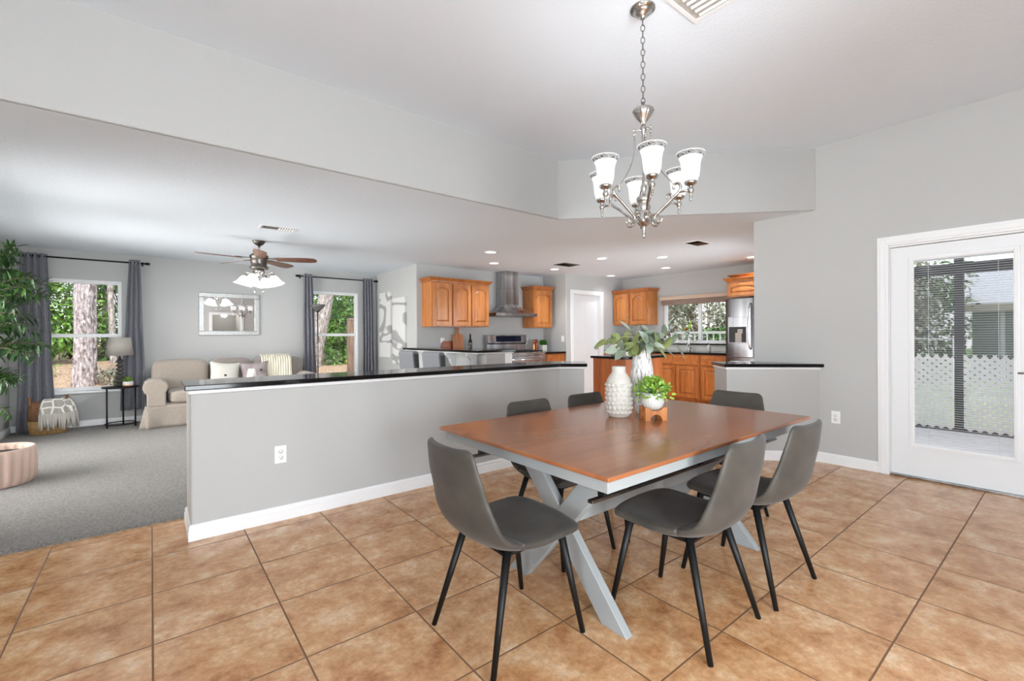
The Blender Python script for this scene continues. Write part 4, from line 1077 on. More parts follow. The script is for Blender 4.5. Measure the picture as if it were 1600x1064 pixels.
def pillow(c, w, h, d, rx, ry, rz):
    b = MB()
    def f(u, v):
        x, z = (u - .5) * 2, (v - .5) * 2
        e = (1 - abs(x) ** 2.2) * (1 - abs(z) ** 2.2); k2 = 1 - .10 * (1 - abs(z)) * abs(x) ** 2 - .10 * (1 - abs(x)) * abs(z) ** 2
        return (x * w / 2 * (1 - .12 * (1 - z * z) * x * x), z, e ** .6, x, k2)
    V = []; n = 17
    for side in (1, -1):
        for i in range(n):
            for j in range(n):
                x, z = -1 + 2 * i / (n - 1), -1 + 2 * j / (n - 1)
                e = max(0, (1 - abs(x) ** 2.4) * (1 - abs(z) ** 2.4)) ** .55
                V.append((x * w / 2 * (1 - .13 * (1 - z * z)), side * d / 2 * e, z * h / 2 * (1 - .13 * (1 - x * x))))
    F = []
    for s_ in (0, 1):
        o = s_ * n * n
        for i in range(n - 1):
            for j in range(n - 1): F.append((o + i * n + j, o + (i + 1) * n + j, o + (i + 1) * n + j + 1, o + i * n + j + 1))
    b.add(V, F, True)
    b.xf(Matrix.Translation(c) @ Matrix.Rotation(rz, 4, 'Z') @ Matrix.Rotation(rx, 4, 'X') @ Matrix.Rotation(ry, 4, 'Y'))
    return b
t = thing('throw_pillow', 'light oatmeal throw pillow with a dark centre button on the sofa', 'pillow', (.86, 7.96, .67))
pillow((0, 0, 0), .40, .40, .15, -.30, .10, .05).obj('cover', MW['pillow_grey'], t)
b = MB(); b.ball((0, -.072, -.012), .026, 12, 8, (1, .45, 1)); b.obj('button', MW['black'], t)
t = thing('throw_pillow', 'mauve grey throw pillow with dark tufts beside the cream throw', 'pillow', (1.26, 7.97, .665))
pillow((0, 0, 0), .40, .38, .14, -.30, -.06, -.04).obj('cover', MW['pillow_mauve'], t)
b = MB()
for x, z in ((.07, .06), (.02, -.02), (.09, -.06)): b.ball((x, -.068 + .2 * z * -.3, z), .02, 10, 6, (1, .5, .8))
b.obj('tufts', mat('dark_tuft', srgb(74, 66, 62), .9), t)
# cream throw draped over the right back cushion
def throw(u, v):
    x = 1.40 + .43 * u - .05 * v
    path = [(8.42, .70), (8.42, .86), (8.36, .93), (8.24, .935), (8.12, .90), (8.04, .78), (8.0, .62), (7.97, .515)]
    k2 = v * (len(path) - 1); i = min(int(k2), len(path) - 2); a, c = path[i], path[i + 1]; q = k2 - i
    rib = .007 * math.sin(u * 2 * PI * 12) + .005 * math.sin(u * 19 + v * 23)
    return (x, a[0] + (c[0] - a[0]) * q - rib - .008, a[1] + (c[1] - a[1]) * q + rib + .006 + (.008 * math.sin(u * 40) if v > .97 else 0))
b = MB(); b.grid(throw, 110, 40)
tag(b.obj('knit_throw', MW['cream'], solid=.010, fix=False), 'cream chunky knit throw draped over the sofa back', 'blanket')

# ------------------------------------------------------------------ side table, lamp, succulent, floor lamp
TXc, TYc = -.325, 8.20
t = thing('side_table', 'round black metal side table between curtain and sofa arm', 'table', (TXc, TYc, 0))
b = MB(); b.lathe([(.0005, .545), (.19, .545), (.198, .548), (.20, .556), (.198, .564), (.0005, .566)], n=40); b.obj('top', MW['black_metal'], t)
for a in (-2.55, -.35, 1.45):
    b = MB(); b.cyl((.165 * math.cos(a), .165 * math.sin(a), .016), (.165 * math.cos(a), .165 * math.sin(a), .55), .0095, n=10); b.obj('leg', MW['black_metal'], t)
b = MB(); b.tube(circle(.165, 32, (0, 0, .06)), .007, 8, closed=True); b.obj('foot_ring', MW['black_metal'], t)
t = thing('table_lamp', 'table lamp with grey drum shade and stacked dark base on the black side table', 'lamp', (-.335, 8.27, .566))
pr = [(.0005, 0), (.062, .002), (.066, .012), (.05, .022), (.03, .03), (.062, .05), (.075, .062), (.062, .074), (.03, .085)]
for i in range(5):
    z = .095 + i * .055; w = .047 - .002 * i
    pr += [(.024, z), (w, z + .012), (w + .004, z + .022), (w, z + .032), (.024, z + .044)]
pr += [(.014, .38), (.01, .41), (.0005, .412)]
b = MB(); b.lathe(pr, n=28); b.obj('base', MW['lamp_base'], t)
b = MB(); b.lathe([(.155, .42), (.118, .665), (.115, .665), (.151, .423)], n=40, closed=True); b.obj('shade', MW['shade_linen'], t)
b = MB(); b.cyl((0, 0, .40), (0, 0, .50), .006); b.box(-.116, .116, -.002, .002, .655, .658); b.box(-.002, .002, -.116, .116, .655, .658); b.cyl((0, 0, .50), (0, 0, .68), .003); b.obj('harp', MW['pewter'], t)
t = thing('potted_succulent', 'small green succulent in a white pot on the black side table', 'plant', (-.245, 8.135, .566))
b = MB(); b.lathe([(.04, 0), (.052, .002), (.058, .02), (.058, .055), (.055, .068), (.050, .068), (.05, .06), (.0005, .058)], n=28); b.obj('pot', MW['gloss_white'], t)
b = MB(); b.lathe([(.045, -.0), (.0585, .004), (.0588, .014), (.0583, .016)], n=28); b.obj('wooden_saucer', MW['wood_light'], t)
random.seed(5); b = MB()
for i in range(70):
    a = random.uniform(0, 6.28); el = random.uniform(-.1, 1.4); d = Vector((math.cos(a) * math.cos(el), math.sin(a) * math.cos(el), math.sin(el)))
    b.leaf(Vector((0, 0, .062)) + d * .012, d, (0, 0, 1) if el < 1 else (1, 0, 0), random.uniform(.05, .082), random.uniform(.014, .022), -.1, .4, 3)
b.obj('leaves', MW['bright_leaf'], t)
t = thing('floor_lamp', 'slender torchiere floor lamp in front of the window, beside the sofa', 'lamp', (2.27, 8.27, 0))
b = MB(); b.lathe([(.0005, .016), (.125, .016), (.13, .022), (.12, .036), (.03, .046), (.012, .06), (.0005, .06)], n=32); b.obj('base', MW['pewter'], t)
b = MB(); b.cyl((0, 0, .05), (0, 0, 1.66), .0105, n=12); b.lathe([(.0105, 1.18), (.018, 1.19), (.018, 1.23), (.0105, 1.24)], n=14); b.obj('pole', MW['pewter'], t)
b = MB(); b.lathe([(.012, 1.655), (.035, 1.672), (.05, 1.69), (.095, 1.73), (.135, 1.785), (.132, 1.786), (.09, 1.735), (.04, 1.69), (.0005, 1.68)], n=40); b.obj('bowl_shade', mat('alabaster_bowl', srgb(104, 100, 98), .4), t)
b = MB(); b.lathe([(.0125, 1.648), (.037, 1.668), (.052, 1.687), (.045, 1.692), (.0125, 1.67)], n=28, closed=True); b.obj('shade_holder', MW['pewter'], t)
# white cone shaded lamp standing behind the long half wall
t = thing('cone_lamp', 'white cone shade of a lamp peeking over the granite ledge before the sofa', 'lamp', (1.085, 7.12, .016))
b = MB(); b.lathe([(.0005, 0), (.1, 0), (.104, .01), (.02, .024), (.008, .04), (.008, .58), (.0005, .58)], n=28); b.obj('stand', MW['white'], t)
b = MB(); b.lathe([(.095, .50), (.042, .772), (.036, .776), (.0005, .776), (.0005, .770), (.034, .77), (.088, .50)], n=36); b.obj('shade', MW['gloss_white'], t)

# ------------------------------------------------------------------ basket with throw
BX, BY = -1.02, 8.20
t = thing('wicker_basket', 'oval two-tone wicker storage basket under the window', 'basket', (BX, BY, .014))
b = MB(); b.lathe([(.0005, .004), (.14, .004), (.155, .015), (.168, .09), (.171, .18)], n=48, sx=1.12, sy=.9); b.obj('straw_base', MW['straw'], t, fix=True)
b = MB(); b.lathe([(.171, .18), (.170, .28), (.16, .36), (.148, .405), (.14, .405), (.15, .35), (.158, .2), (.16, .1), (.0005, .05)], n=48, sx=1.12, sy=.9); b.obj('upper_weave', MW['wicker'], t)
for sx in (-1, 1):
    b = MB(); b.tube([(sx * .155, -.06, .37), (sx * .165, -.055, .43), (sx * .168, -.02, .465), (sx * .168, .02, .465), (sx * .165, .055, .43), (sx * .155, .06, .37)], .013, 8); b.obj('handle', MW['wicker'], t)
t = thing('fringed_throw', 'white and grey macrame throw with tassels hanging over the wicker basket', 'blanket', (BX, BY, .014))
def net_mat():
    m, nt, N, Lk, B = _new('macrame_knit')
    tc = N.new('ShaderNodeTexCoord'); vo = N.new('ShaderNodeTexVoronoi'); vo.feature = 'DISTANCE_TO_EDGE'; vo.inputs['Scale'].default_value = 11; vo.inputs['Randomness'].default_value = .45
    rp = N.new('ShaderNodeValToRGB'); rp.color_ramp.elements[0].position = .07; rp.color_ramp.elements[0].color = (*srgb(234, 231, 224), 1); rp.color_ramp.elements[1].position = .12; rp.color_ramp.elements[1].color = (*srgb(168, 164, 154), 1)
    Lk.new(tc.outputs['Object'], vo.inputs['Vector']); Lk.new(vo.outputs['Distance'], rp.inputs[0]); Lk.new(rp.outputs[0], B.inputs['Base Color']); B.inputs['Roughness'].default_value = .95
    bp = N.new('ShaderNodeBump'); bp.inputs['Strength'].default_value = .8; bp.inputs['Distance'].default_value = .01; bp.invert = True
    Lk.new(vo.outputs['Distance'], bp.inputs['Height']); Lk.new(bp.outputs[0], B.inputs['Normal'])
    return m
def drape(u, v):
    # over the rim on the front and right side of the basket
    a = -1.95 + 2.15 * u; r = .148 + (.045 if v > .3 else .15 * v); 
    z = .415 + .03 * math.sin(PI * min(1, v / .3)) - max(0, v - .3) * .22
    r = (.06 + v / .3 * .10 if v < .3 else .16 + .045 * ((v - .3) / .7) ** .6 + .008 * math.sin(u * 30))
    return (r * 1.12 * math.cos(a) + .02, r * .9 * math.sin(a), z)
b = MB(); b.grid(drape, 60, 20); b.obj('knit_panel', net_mat(), t, solid=.012, fix=False)
random.seed(3)
tas = []
for i in range(26):
    u = (i + .5) / 26; x, y, z = drape(u, 1.0); L = random.uniform(.15, .21)
    m = MB(); jx, jy = random.uniform(-.01, .01), random.uniform(-.012, .004)
    m.tube([(x, y, z + .015), (x * 1.02, y * 1.02, z - .02), (x * 1.03 + jx, y * 1.05 + jy, z - L * .6), (x * 1.03 + jx * 1.5, y * 1.06 + jy, max(.012, z - L))], [.008, .013, .0115, .010], 8)
    m.obj('tassel', MW['plaster_white'], t)

# ------------------------------------------------------------------ big potted tree
GX, GY = -1.03, 5.62
t = thing('potted_tree', 'tall leafy indoor tree in a fluted blush planter at the carpet edge', 'plant', (GX, GY, .014))
b = MB()
b.lathe([(.0005, .0), (.228, .0), (.245, .012), (.258, .06), (.262, .2), (.256, .285), (.248, .30), (.236, .30), (.228, .285), (.228, .22), (.0005, .20)], n=144, rfun=lambda a, z: 1 + (.075 * (abs(math.cos(12 * a)) - .8) if .005 < z < .28 else 0))
b.obj('planter', MW['pink_pot'], t)
b = MB(); b.cyl((0, 0, .215), (0, 0, .245), .229, n=36); b.obj('soil', MW['soil'], t)
random.seed(21)
tr = MB(); br = MB(); lv = MB()
trunk = [(-.10, .06, .22), (-.13, .05, .6), (-.12, .0, 1.0), (-.06, -.03, 1.4), (-.03, 0, 1.75)]
tr.tube(trunk, [.022, .019, .016, .012, .007], 10)
tr.tube([(-.06, -.02, .22), (-.18, -.10, .7), (-.26, -.16, 1.2), (-.25, -.1, 1.6)], [.017, .014, .01, .006], 8)
tr.obj('trunk', MW['twig'], t)
rt3 = Vector((sa, -ca, 0)); fw3 = Vector((ca, sa, 0))
tips = []
for i in range(64):
    zc = random.choice([.95, 1.05, 1.18, 1.3, 1.42, 1.55, 1.66, 1.75, 1.82]); r = random.uniform(-.55, .42); f_ = random.uniform(-.40, .35)
    tips.append((r, f_, zc + random.uniform(-.05, .07)))
tips += [(.46, -.1, 1.66), (.52, -.05, 1.60), (.55, 0, 1.62), (.50, -.2, 1.16), (.55, -.12, 1.12), (.47, 0, 1.20), (.33, -.1, .66), (.24, -.2, .62), (.15, -.1, .70), (.30, 0, .95), (.36, -.15, .90), (.40, -.1, 1.45), (.42, 0, 1.75), (.32, -.05, 1.93), (.40, -.1, 1.99), (.24, 0, 1.90), (.12, .1, 1.92)]
def tree_z(z): return z
for r, f_, z in tips:
    e = Vector((-.05, 0, 0)) + rt3 * r + fw3 * f_ + Vector((0, 0, z - .05))
    k2 = min(.96, max(.15, (z - .25) / 1.75)); j = k2 * 4; i0 = min(3, int(j)); s0 = Vector(trunk[i0]).lerp(Vector(trunk[i0 + 1]), j - i0)
    mid = s0.lerp(e, .55) + Vector((0, 0, .12))
    pts = []
    for q in range(11):
        u = q / 10; pts.append(s0 * (1 - u) ** 2 + mid * 2 * u * (1 - u) + e * u * u)
    br.tube(pts, [.0055 * (1 - .75 * q / 10) for q in range(11)], 5)
    for q in range(32):
        u = .30 + .70 * q / 31; a = min(9, int(u * 10)); p = pts[a].lerp(pts[a + 1], u * 10 - a); tan = (pts[a + 1] - pts[a]).normalized()
        sd = Matrix.Rotation(q * 2.6 + random.random() * 1.2, 3, tan) @ tan.orthogonal().normalized()
        d = (tan * .7 + sd + Vector((0, 0, -.25))).normalized()
        lv.leaf(p, d, Vector((random.uniform(-.4, .4), random.uniform(-.4, .4), 1)), random.uniform(.07, .105), random.uniform(.017, .025), .2, .2, 4)
br.obj('branches', MW['twig'], t)
lv.obj('leaves', MW['plant_leaf'], t)

# outlets
def outlet(loc, rz, label, kind='outlet'):
    t = thing('wall_' + kind, label, kind if kind == 'outlet' else 'light switch', loc, rz)
    b = MB(); b.box(-.036, .036, -.005, 0, -.058, .058); b.obj('cover_plate', MW['plastic_white'], t, bevel=.003)
    if kind == 'outlet':
        for z in (-.02, .02):
            b = MB(); b.lathe([(.0005, 0), (.0155, 0), (.0165, .003), (.0005, .003)], n=20); b.xf(Matrix.Translation((0, -.005, z)) @ Matrix.Rotation(PI / 2, 4, 'X'))
            so = b.obj('socket', MW['plastic_white'], t)
            b = MB(); b.box(-.0075, -.0055, -.0087, -.0079, z - .002, z + .006); b.box(.0055, .0075, -.0087, -.0079, z - .002, z + .005); b.ball((0, -.0082, z - .008), .0022, 8, 4, (1, .3, 1)); b.obj('slots', MW['black'], so)
    else:
        b = MB(); b.box(-.016, .016, -.009, -.004, -.032, .032); b.obj('rocker', MW['plastic_white'], t, bevel=.002)
outlet((.677, 3.35, .44), 0, 'white electrical outlet on the long grey half wall')
outlet((5.03, 1.447, .443), -PI / 2, 'white electrical outlet on the wall beside the glass door')
outlet((3.92, 6.85, 1.135), 0, 'white outlet on the kitchen wall beside the cutting boards')
outlet((5.80, 6.85, 1.12), 0, 'white outlet on the kitchen wall just beyond the range')
outlet((6.27, 6.30, 1.16), -PI / 2, 'white light switch by the pantry door corner', 'switch')
# ------------------------------------------------------------------ kitchen cabinets; local x runs along the front, the front faces -y
def raised_door(x0, x1, z0, z1, arch=True):
    """frame-and-raised-panel door standing on the plane y=0, thick towards -y"""
    b = MB(); r = min(.056, (x1 - x0) * .2, (z1 - z0) * .2)
    b.box(x0, x1, -.007, 0, z0, z1)
    b.box(x0, x0 + r, -.024, -.007, z0, z1); b.box(x1 - r, x1, -.024, -.007, z0, z1); b.box(x0 + r, x1 - r, -.024, -.007, z0, z0 + r)
    xa, xb = x0 + r, x1 - r; rise = min(.055, (xb - xa) * .26, (z1 - z0 - 2 * r) * .35) if arch else 0; n = 12
    def arc(za, xa_, xb_, rs): return [(xa_ + (xb_ - xa_) * i / n, za + rs * math.sin(PI * i / n) ** .9) for i in range(n + 1)]
    low = z1 - r - rise
    for i in range(n):
        A = arc(low, xa, xb, rise)
        b.prism([A[i], A[i + 1], (A[i + 1][0], z1), (A[i][0], z1)], 'y', -.024, -.007)
    g = .012; h = .034; top0 = arc(low - g, xa + g, xb - g, rise); top1 = arc(low - h, xa + h, xb - h, rise * .85)
    A = [(xa + g, z0 + r + g), (xb - g, z0 + r + g)] + top0[::-1]; Bq = [(xa + h, z0 + r + h), (xb - h, z0 + r + h)] + top1[::-1]
    m = len(A)   # bevelled field: low at the groove, raised in the middle
    b.add([(x, -.010, z) for x, z in A] + [(x, -.022, z) for x, z in Bq], [(i, (i + 1) % m, m + (i + 1) % m, m + i) for i in range(m)] + [tuple(range(m, 2 * m))])
    return b
def crown(b, w, d, z, out=.05, h=.065, ends=(True, True)):
    prof = [(0, 0), (.012, 0), (.014, .012), (.030, .034), (out - .004, .05), (out, .056), (out, h), (0, h)]
    xl, xr = 0, w
    def ring(o): return [(xl - (o if ends[0] else 0), 0), (xl - (o if ends[0] else 0), -d - o), (xr + (o if ends[1] else 0), -d - o), (xr + (o if ends[1] else 0), 0)]
    V = []
    for o, hh in prof: V += [(x, y, z + hh) for x, y in ring(o)]
    m = len(prof); F = []
    for i in range(m):
        j = (i + 1) % m
        for k2 in range(3): F.append((i * 4 + k2, i * 4 + k2 + 1, j * 4 + k2 + 1, j * 4 + k2))
    F += [tuple(i * 4 for i in range(m)), tuple(i * 4 + 3 for i in range(m))][::1]
    b.add(V, F); b.box(xl, xr, -d, 0, z, z + h * .9)
def wall_cab(label, loc, rz, w, h, d, ndoors, crownz=True, ends=(True, True), arch=True):
    t = thing('wall_cabinet', label, 'cabinet', loc, rz)
    b = MB(); b.box(0, w, -d, 0, 0, h); b.obj('body', MW['oak_upper'], t, bevel=.002)
    m = .018; g = .028; dw = (w - 2 * m - (ndoors - 1) * g) / ndoors
    for i in range(ndoors):
        x = m + i * (dw + g); q = raised_door(x, x + dw, .02, h - .02, arch)
        q.obj('door', MW['oak_upper'], t, bevel=.0018, loc=(0, -d, 0))
    b = MB(); crown(b, w, d, h, ends=ends); b.obj('crown_molding', MW['oak_x'], t)
    return t
wall_cab('oak wall cabinet with three arched doors left of the steel range hood', (3.535, 6.85, 1.38), 0, 1.135, .735, .33, 3)
wall_cab('narrow oak wall cabinet with one arched door right of the range hood', (5.72, 6.85, 1.375), 0, .475, .735, .33, 1)
wall_cab('oak wall cabinet with two arched doors between the pantry door and kitchen window', (7.999, 6.185, 1.43), -PI / 2, .845, .66, .33, 2)
t = wall_cab('short oak cabinet with a stepped crown above the refrigerator', (7.999, 3.62, 1.83), -PI / 2, 1.02, .245, .62, 2, ends=(True, False))
b = MB(); crown(b, .96, .575, .30, .055, .06, (True, False)); b.xf(Matrix.Translation((.06, 0, 0))); b.obj('upper_crown', MW['oak_x'], t)

def base_cab(label, loc, rz, w, d, fronts, h=.88, toe=True, group=None):
    t = thing('base_cabinet', label, 'cabinet', loc, rz, group)
    b = MB(); b.box(0, w, -d, 0, .10, h); b.box(.0, w, -d + .07, 0, 0, .10); b.obj('body', MW['oak'], t, bevel=.002)
    for kind, x0, x1, z0, z1 in fronts:
        if kind == 'door': raised_door(x0, x1, z0, z1, False).obj('door', MW['oak'], t, bevel=.0018, loc=(0, -d, 0))
        else:
            q = MB(); q.box(x0, x1, -.019, 0, z0, z1); q.obj('drawer_front', MW['oak_x'], t, bevel=.005, loc=(0, -d, 0))
    return t
# sink run under the window: local x goes from the corner (world y = 6.2) towards the refrigerator
base_cab('oak sink base cabinet with two doors under the kitchen window', (7.983, 4.985, 0), -PI / 2, .89, .62, [('drawer', .03, .86, .70, .855), ('door', .03, .43, .13, .67), ('door', .46, .86, .13, .67)])
base_cab('oak base cabinet with one drawer and door beside the refrigerator', (7.983, 4.09, 0), -PI / 2, .50, .62, [('drawer', .03, .47, .70, .855), ('door', .03, .47, .13, .67)])
base_cab('oak corner base cabinet behind the kitchen island', (7.983, 6.19, 0), -PI / 2, 1.20, .62, [('drawer', .03, .58, .70, .855), ('drawer', .62, 1.17, .70, .855), ('door', .03, .58, .13, .67), ('door', .62, 1.17, .13, .67)])
base_cab('oak base cabinet with a drawer right of the steel range', (5.735, 6.845, 0), 0, .515, .62, [('drawer', .03, .485, .70, .855), ('door', .03, .485, .13, .67)])
base_cab('oak base cabinet hidden behind the bar, left of the range', (3.80, 6.845, 0), 0, .925, .62, [('drawer', .03, .45, .70, .855), ('drawer', .48, .9, .70, .855), ('door', .03, .45, .13, .67), ('door', .48, .9, .13, .67)])
def slab(name, boxes, label):
    b = MB()
    for q in boxes: b.box(*q)
    return tag(b.obj(name, MW['granite'], bevel=.005), label, 'countertop')
slab('countertop', [(7.345, 8.0, 3.575, 6.2, .882, .918)], 'black granite countertop around the sink under the kitchen window')
slab('countertop', [(5.725, 6.262, 6.2, 6.845, .882, .918)], 'short black granite countertop right of the range')
slab('countertop', [(3.80, 4.735, 6.2, 6.845, .882, .918)], 'black granite countertop behind the bar, left of the range')

# sink fittings
t = thing('kitchen_faucet', 'tall gooseneck kitchen faucet with a side lever under the window', 'faucet', (7.83, 4.56, .918))
b = MB(); b.lathe([(.030, 0), (.030, .008), (.022, .016), (.020, .07), (.023, .08), (.018, .095), (.0005, .096)], n=20); b.obj('base', MW['chrome'], t)
pts = [(0, 0, .08)] + [(0, 0, .08 + .22 * i / 4) for i in range(1, 5)] + [(-.075 + .075 * math.cos(PI * i / 10), 0, .30 + .075 * math.sin(PI * i / 10)) for i in range(1, 11)] + [(-.15, 0, .26), (-.152, 0, .22)]
b = MB(); b.tube(pts, [.0115] * (len(pts) - 2) + [.014, .015], 10); b.obj('spout', MW['chrome'], t)
b = MB(); b.tube([(0, -.02, .06), (-.005, -.06, .075), (-.01, -.09, .10)], [.009, .007, .006], 8); b.obj('lever', MW['chrome'], t)
t = thing('soap_dispenser', 'clear soap pump bottle on the sink counter near the refrigerator', 'dispenser', (7.80, 4.16, .918))
b = MB(); b.lathe([(.0005, 0), (.034, 0), (.037, .01), (.037, .085), (.025, .11), (.014, .118), (.0005, .118)], n=20); b.obj('bottle', MW['gloss_white'], t)
b = MB(); b.cyl((0, 0, .118), (0, 0, .15), .008, n=10); b.tube([(0, 0, .15), (-.02, 0, .158), (-.045, 0, .15)], .006, 8); b.obj('pump', MW['chrome'], t)
t = thing('flower_vase', 'single red flower with a pale green leaf in a slim vase before the kitchen window', 'flower', (7.86, 4.61, .918))
b = MB(); b.lathe([(.0005, 0), (.026, 0), (.03, .02), (.02, .07), (.012, .12), (.014, .14), (.011, .138), (.0005, .10)], n=18); b.obj('vase', MW['gloss_white'], t)
b = MB(); b.tube([(0, 0, .09), (.0, .01, .25), (-.0, .01, .38)], .0035, 6); b.obj('stalk', MW['grass_leaf'], t)
b = MB()
for i in range(14):
    a = i * 2.4; b.leaf((0, .01, .39), (math.cos(a), math.sin(a), .4 + .5 * (i % 3)), (0, 0, 1), .06, .036, .1, .3, 4)
b.obj('petals', MW['red'], t)
b = MB(); b.leaf((0, .0, .36), (0, -.35, 1), (-1, 0, 0), .24, .055, .15, .3, 6); b.leaf((0, .0, .34), (0, .5, .8), (-1, 0, 0), .14, .04, .15, .3, 6); b.obj('leaves', MW['bright_leaf'], t)
t = thing('toaster_oven', 'steel counter appliance under the oak cabinet by the pantry door', 'appliance', (7.72, 5.83, .918))
b = MB(); b.box(-.17, .17, -.24, .24, .012, .29); b.obj('body', MW['steel'], t, bevel=.015)
b = MB(); b.box(-.182, -.168, -.225, .13, .04, .25); b.obj('glass_door', MW['dark_glass'], t, bevel=.004)
b = MB(); b.box(-.16, .16, -.23, .23, 0, .014); b.obj('foot_rail', MW['black'], t)

# ------------------------------------------------------------------ refrigerator
t = thing('refrigerator', 'stainless french door refrigerator with a black ice dispenser', 'refrigerator', (0, 0, 0))
fy0, fy1, fx = 2.665, 3.565, 7.20
b = MB(); b.box(fx + .075, 7.97, fy0, fy1, .02, 1.765); b.obj('body', mat('fridge_side_grey', srgb(150, 151, 154), .45, .3), t, bevel=.006)
ys = 3.117
def fdoor(ya, yb_, z0, z1):
    q = MB(); n = 16; V = []
    pr = []
    for i in range(n + 1):
        u = i / n; y = ya + (yb_ - ya) * u
        pr.append((fx + .0 + .012 * abs(2 * u - 1) ** 4, y))
    pr += [(fx + .07, yb_), (fx + .07, ya)]
    q.prism(pr, 'z', z0, z1, True); return q
dl = fdoor(ys + .003, fy1, .875, 1.785).obj('door', MW['fridge_steel'], t)
fdoor(fy0, ys - .003, .875, 1.785).obj('door', MW['fridge_steel'], t)
fr_ = fdoor(fy0, fy1, .06, .862).obj('freezer_drawer', MW['fridge_steel'], t)
for y, par in ((ys + .055, dl), (ys - .055, None)):
    q = MB(); q.tube([(fx + .004, y, 1.0), (fx - .045, y, 1.02), (fx - .055, y, 1.1), (fx - .055, y, 1.6), (fx - .045, y, 1.68), (fx + .004, y, 1.70)], .012, 10)
    q.obj('handle', MW['chrome'], par or t)
q = MB(); q.tube([(fx + .004, fy0 + .08, .80), (fx - .045, fy0 + .10, .80), (fx - .055, fy0 + .2, .80), (fx - .055, fy1 - .2, .80), (fx - .045, fy1 - .10, .80), (fx + .004, fy1 - .08, .80)], .013, 10); q.obj('handle', MW['chrome'], fr_)
q = MB(); ya, yb_ = 3.235, 3.505; q.box(fx - .008, fx + .01, ya - .015, yb_ + .015, 1.085, 1.50); q.obj('dispenser_panel', MW['fridge_steel'], dl, bevel=.004)
q = MB(); q.box(fx - .0095, fx - .004, ya, yb_, 1.10, 1.345); q.obj('dispenser_recess', MW['black'], dl, bevel=.003)
q = MB(); q.box(fx - .013, fx - .006, ya + .07, yb_ - .10, 1.10, 1.25); q.box(fx - .02, fx - .008, ya + .05, ya + .13, 1.24, 1.31); q.obj('dispenser_paddle', MW['pewter'], dl, bevel=.003)

# ------------------------------------------------------------------ kitchen island
t = thing('kitchen_island', 'oak panelled kitchen island with a black granite top', 'island', (0, 0, 0))
ix0, ix1, iy0, iy1 = 5.175, 6.06, 3.965, 4.56
b = MB(); b.box(ix0 + .02, ix1, iy0 + .02, iy1, 0, .885); b.obj('body', MW['oak_dark'], t, bevel=.002)
b = MB(); b.box(ix0, ix0 + .02, iy0, iy0 + .28, 0, .885); b.box(ix0, ix0 + .02, iy0 + .283, iy1, 0, .885); b.obj('side_panel', MW['oak_dark'], t, bevel=.002)
b = MB(); b.box(ix0 + .02, ix0 + .09, iy0, iy0 + .022, 0, .885); b.box(ix0 + .093, ix1, iy0 + .004, iy0 + .02, 0, .885); b.obj('end_panel', MW['oak_dark'], t, bevel=.002)
b = MB(); b.prism([(ix0 - .03, iy0 + .02), (ix0 + .02, iy0 - .03), (ix1 + .03, iy0 - .03), (ix1 + .03, iy1 + .03), (ix0 - .03, iy1 + .03)], 'z', .886, .92); b.obj('granite_top', MW['granite'], t, bevel=.005)
t = thing('round_pot', 'round grey ceramic pot on the kitchen island behind the eucalyptus leaves', 'vase', (5.40, 4.33, .92))
b = MB(); b.lathe([(.0005, 0), (.05, 0), (.085, .03), (.10, .075), (.09, .125), (.06, .155), (.052, .17), (.046, .168), (.06, .14), (.0005, .12)], n=28); b.obj('body', MW['grey_ceramic'], t)
t = thing('ceramic_house', 'white ceramic jar shaped like a small house on the kitchen island', 'ornament', (5.42, 4.15, .92))
b = MB(); b.box(-.06, .06, -.05, .05, 0, .07); b.obj('jar', MW['grey_ceramic'], t, bevel=.006)
b = MB(); b.prism([(-.075, .07), (.075, .07), (.03, .145), (-.03, .145)], 'x', -.062, .062); b.obj('roof_lid', MW['gloss_white'], t, bevel=.006)
b = MB(); b.ball((0, 0, .152), .011, 10, 6); b.obj('knob', MW['nickel'], t)
t = thing('white_dish', 'small white dish beside the ceramic jar on the island', 'dish', (5.60, 4.14, .92))
b = MB(); b.lathe([(.0005, 0), (.04, 0), (.075, .03), (.088, .06), (.084, .06), (.07, .033), (.0005, .012)], n=28); b.obj('bowl', MW['gloss_white'], t)

# ------------------------------------------------------------------ raised bar with its stools
t = thing('breakfast_bar', 'raised breakfast bar with a black granite top and scrolled brackets', 'bar', (0, 0, 0))
b = MB(); b.box(3.36, 3.76, 4.76, 6.84, 0, .995); b.obj('knee_wall', MW['wall'], t, bevel=.008)
b = MB(); b.prism(offset_poly([(3.21, 4.74), (3.80, 4.74), (3.80, 6.845), (3.21, 6.845)], 0), 'z', .995, 1.012); b.obj('support_trim', MW['white'], t, bevel=.004)
b = MB(); b.box(3.185, 3.82, 4.715, 6.845, 1.012, 1.042); b.obj('granite_top', MW['granite'], t, bevel=.005)
for y in (5.0, 5.55, 6.2):
    b = MB()
    P = [(3.362, .993), (3.215, .993), (3.215, .965), (3.235, .955), (3.26, .93), (3.285, .905), (3.29, .88), (3.30, .85), (3.325, .815), (3.362, .79)]
    b.prism(P, 'y', y - .03, y + .03); b.obj('bracket', MW['white'], t, bevel=.004)
b = MB(); b.box(3.66, 3.775, 4.745, 4.762, .0, .995); b.obj('end_trim', MW['white'], t, bevel=.003)
b = MB(); b.box(3.40, 3.63, 4.752, 4.762, .12, .93); b.obj('end_panel', MW['wall'], t, bevel=.003)
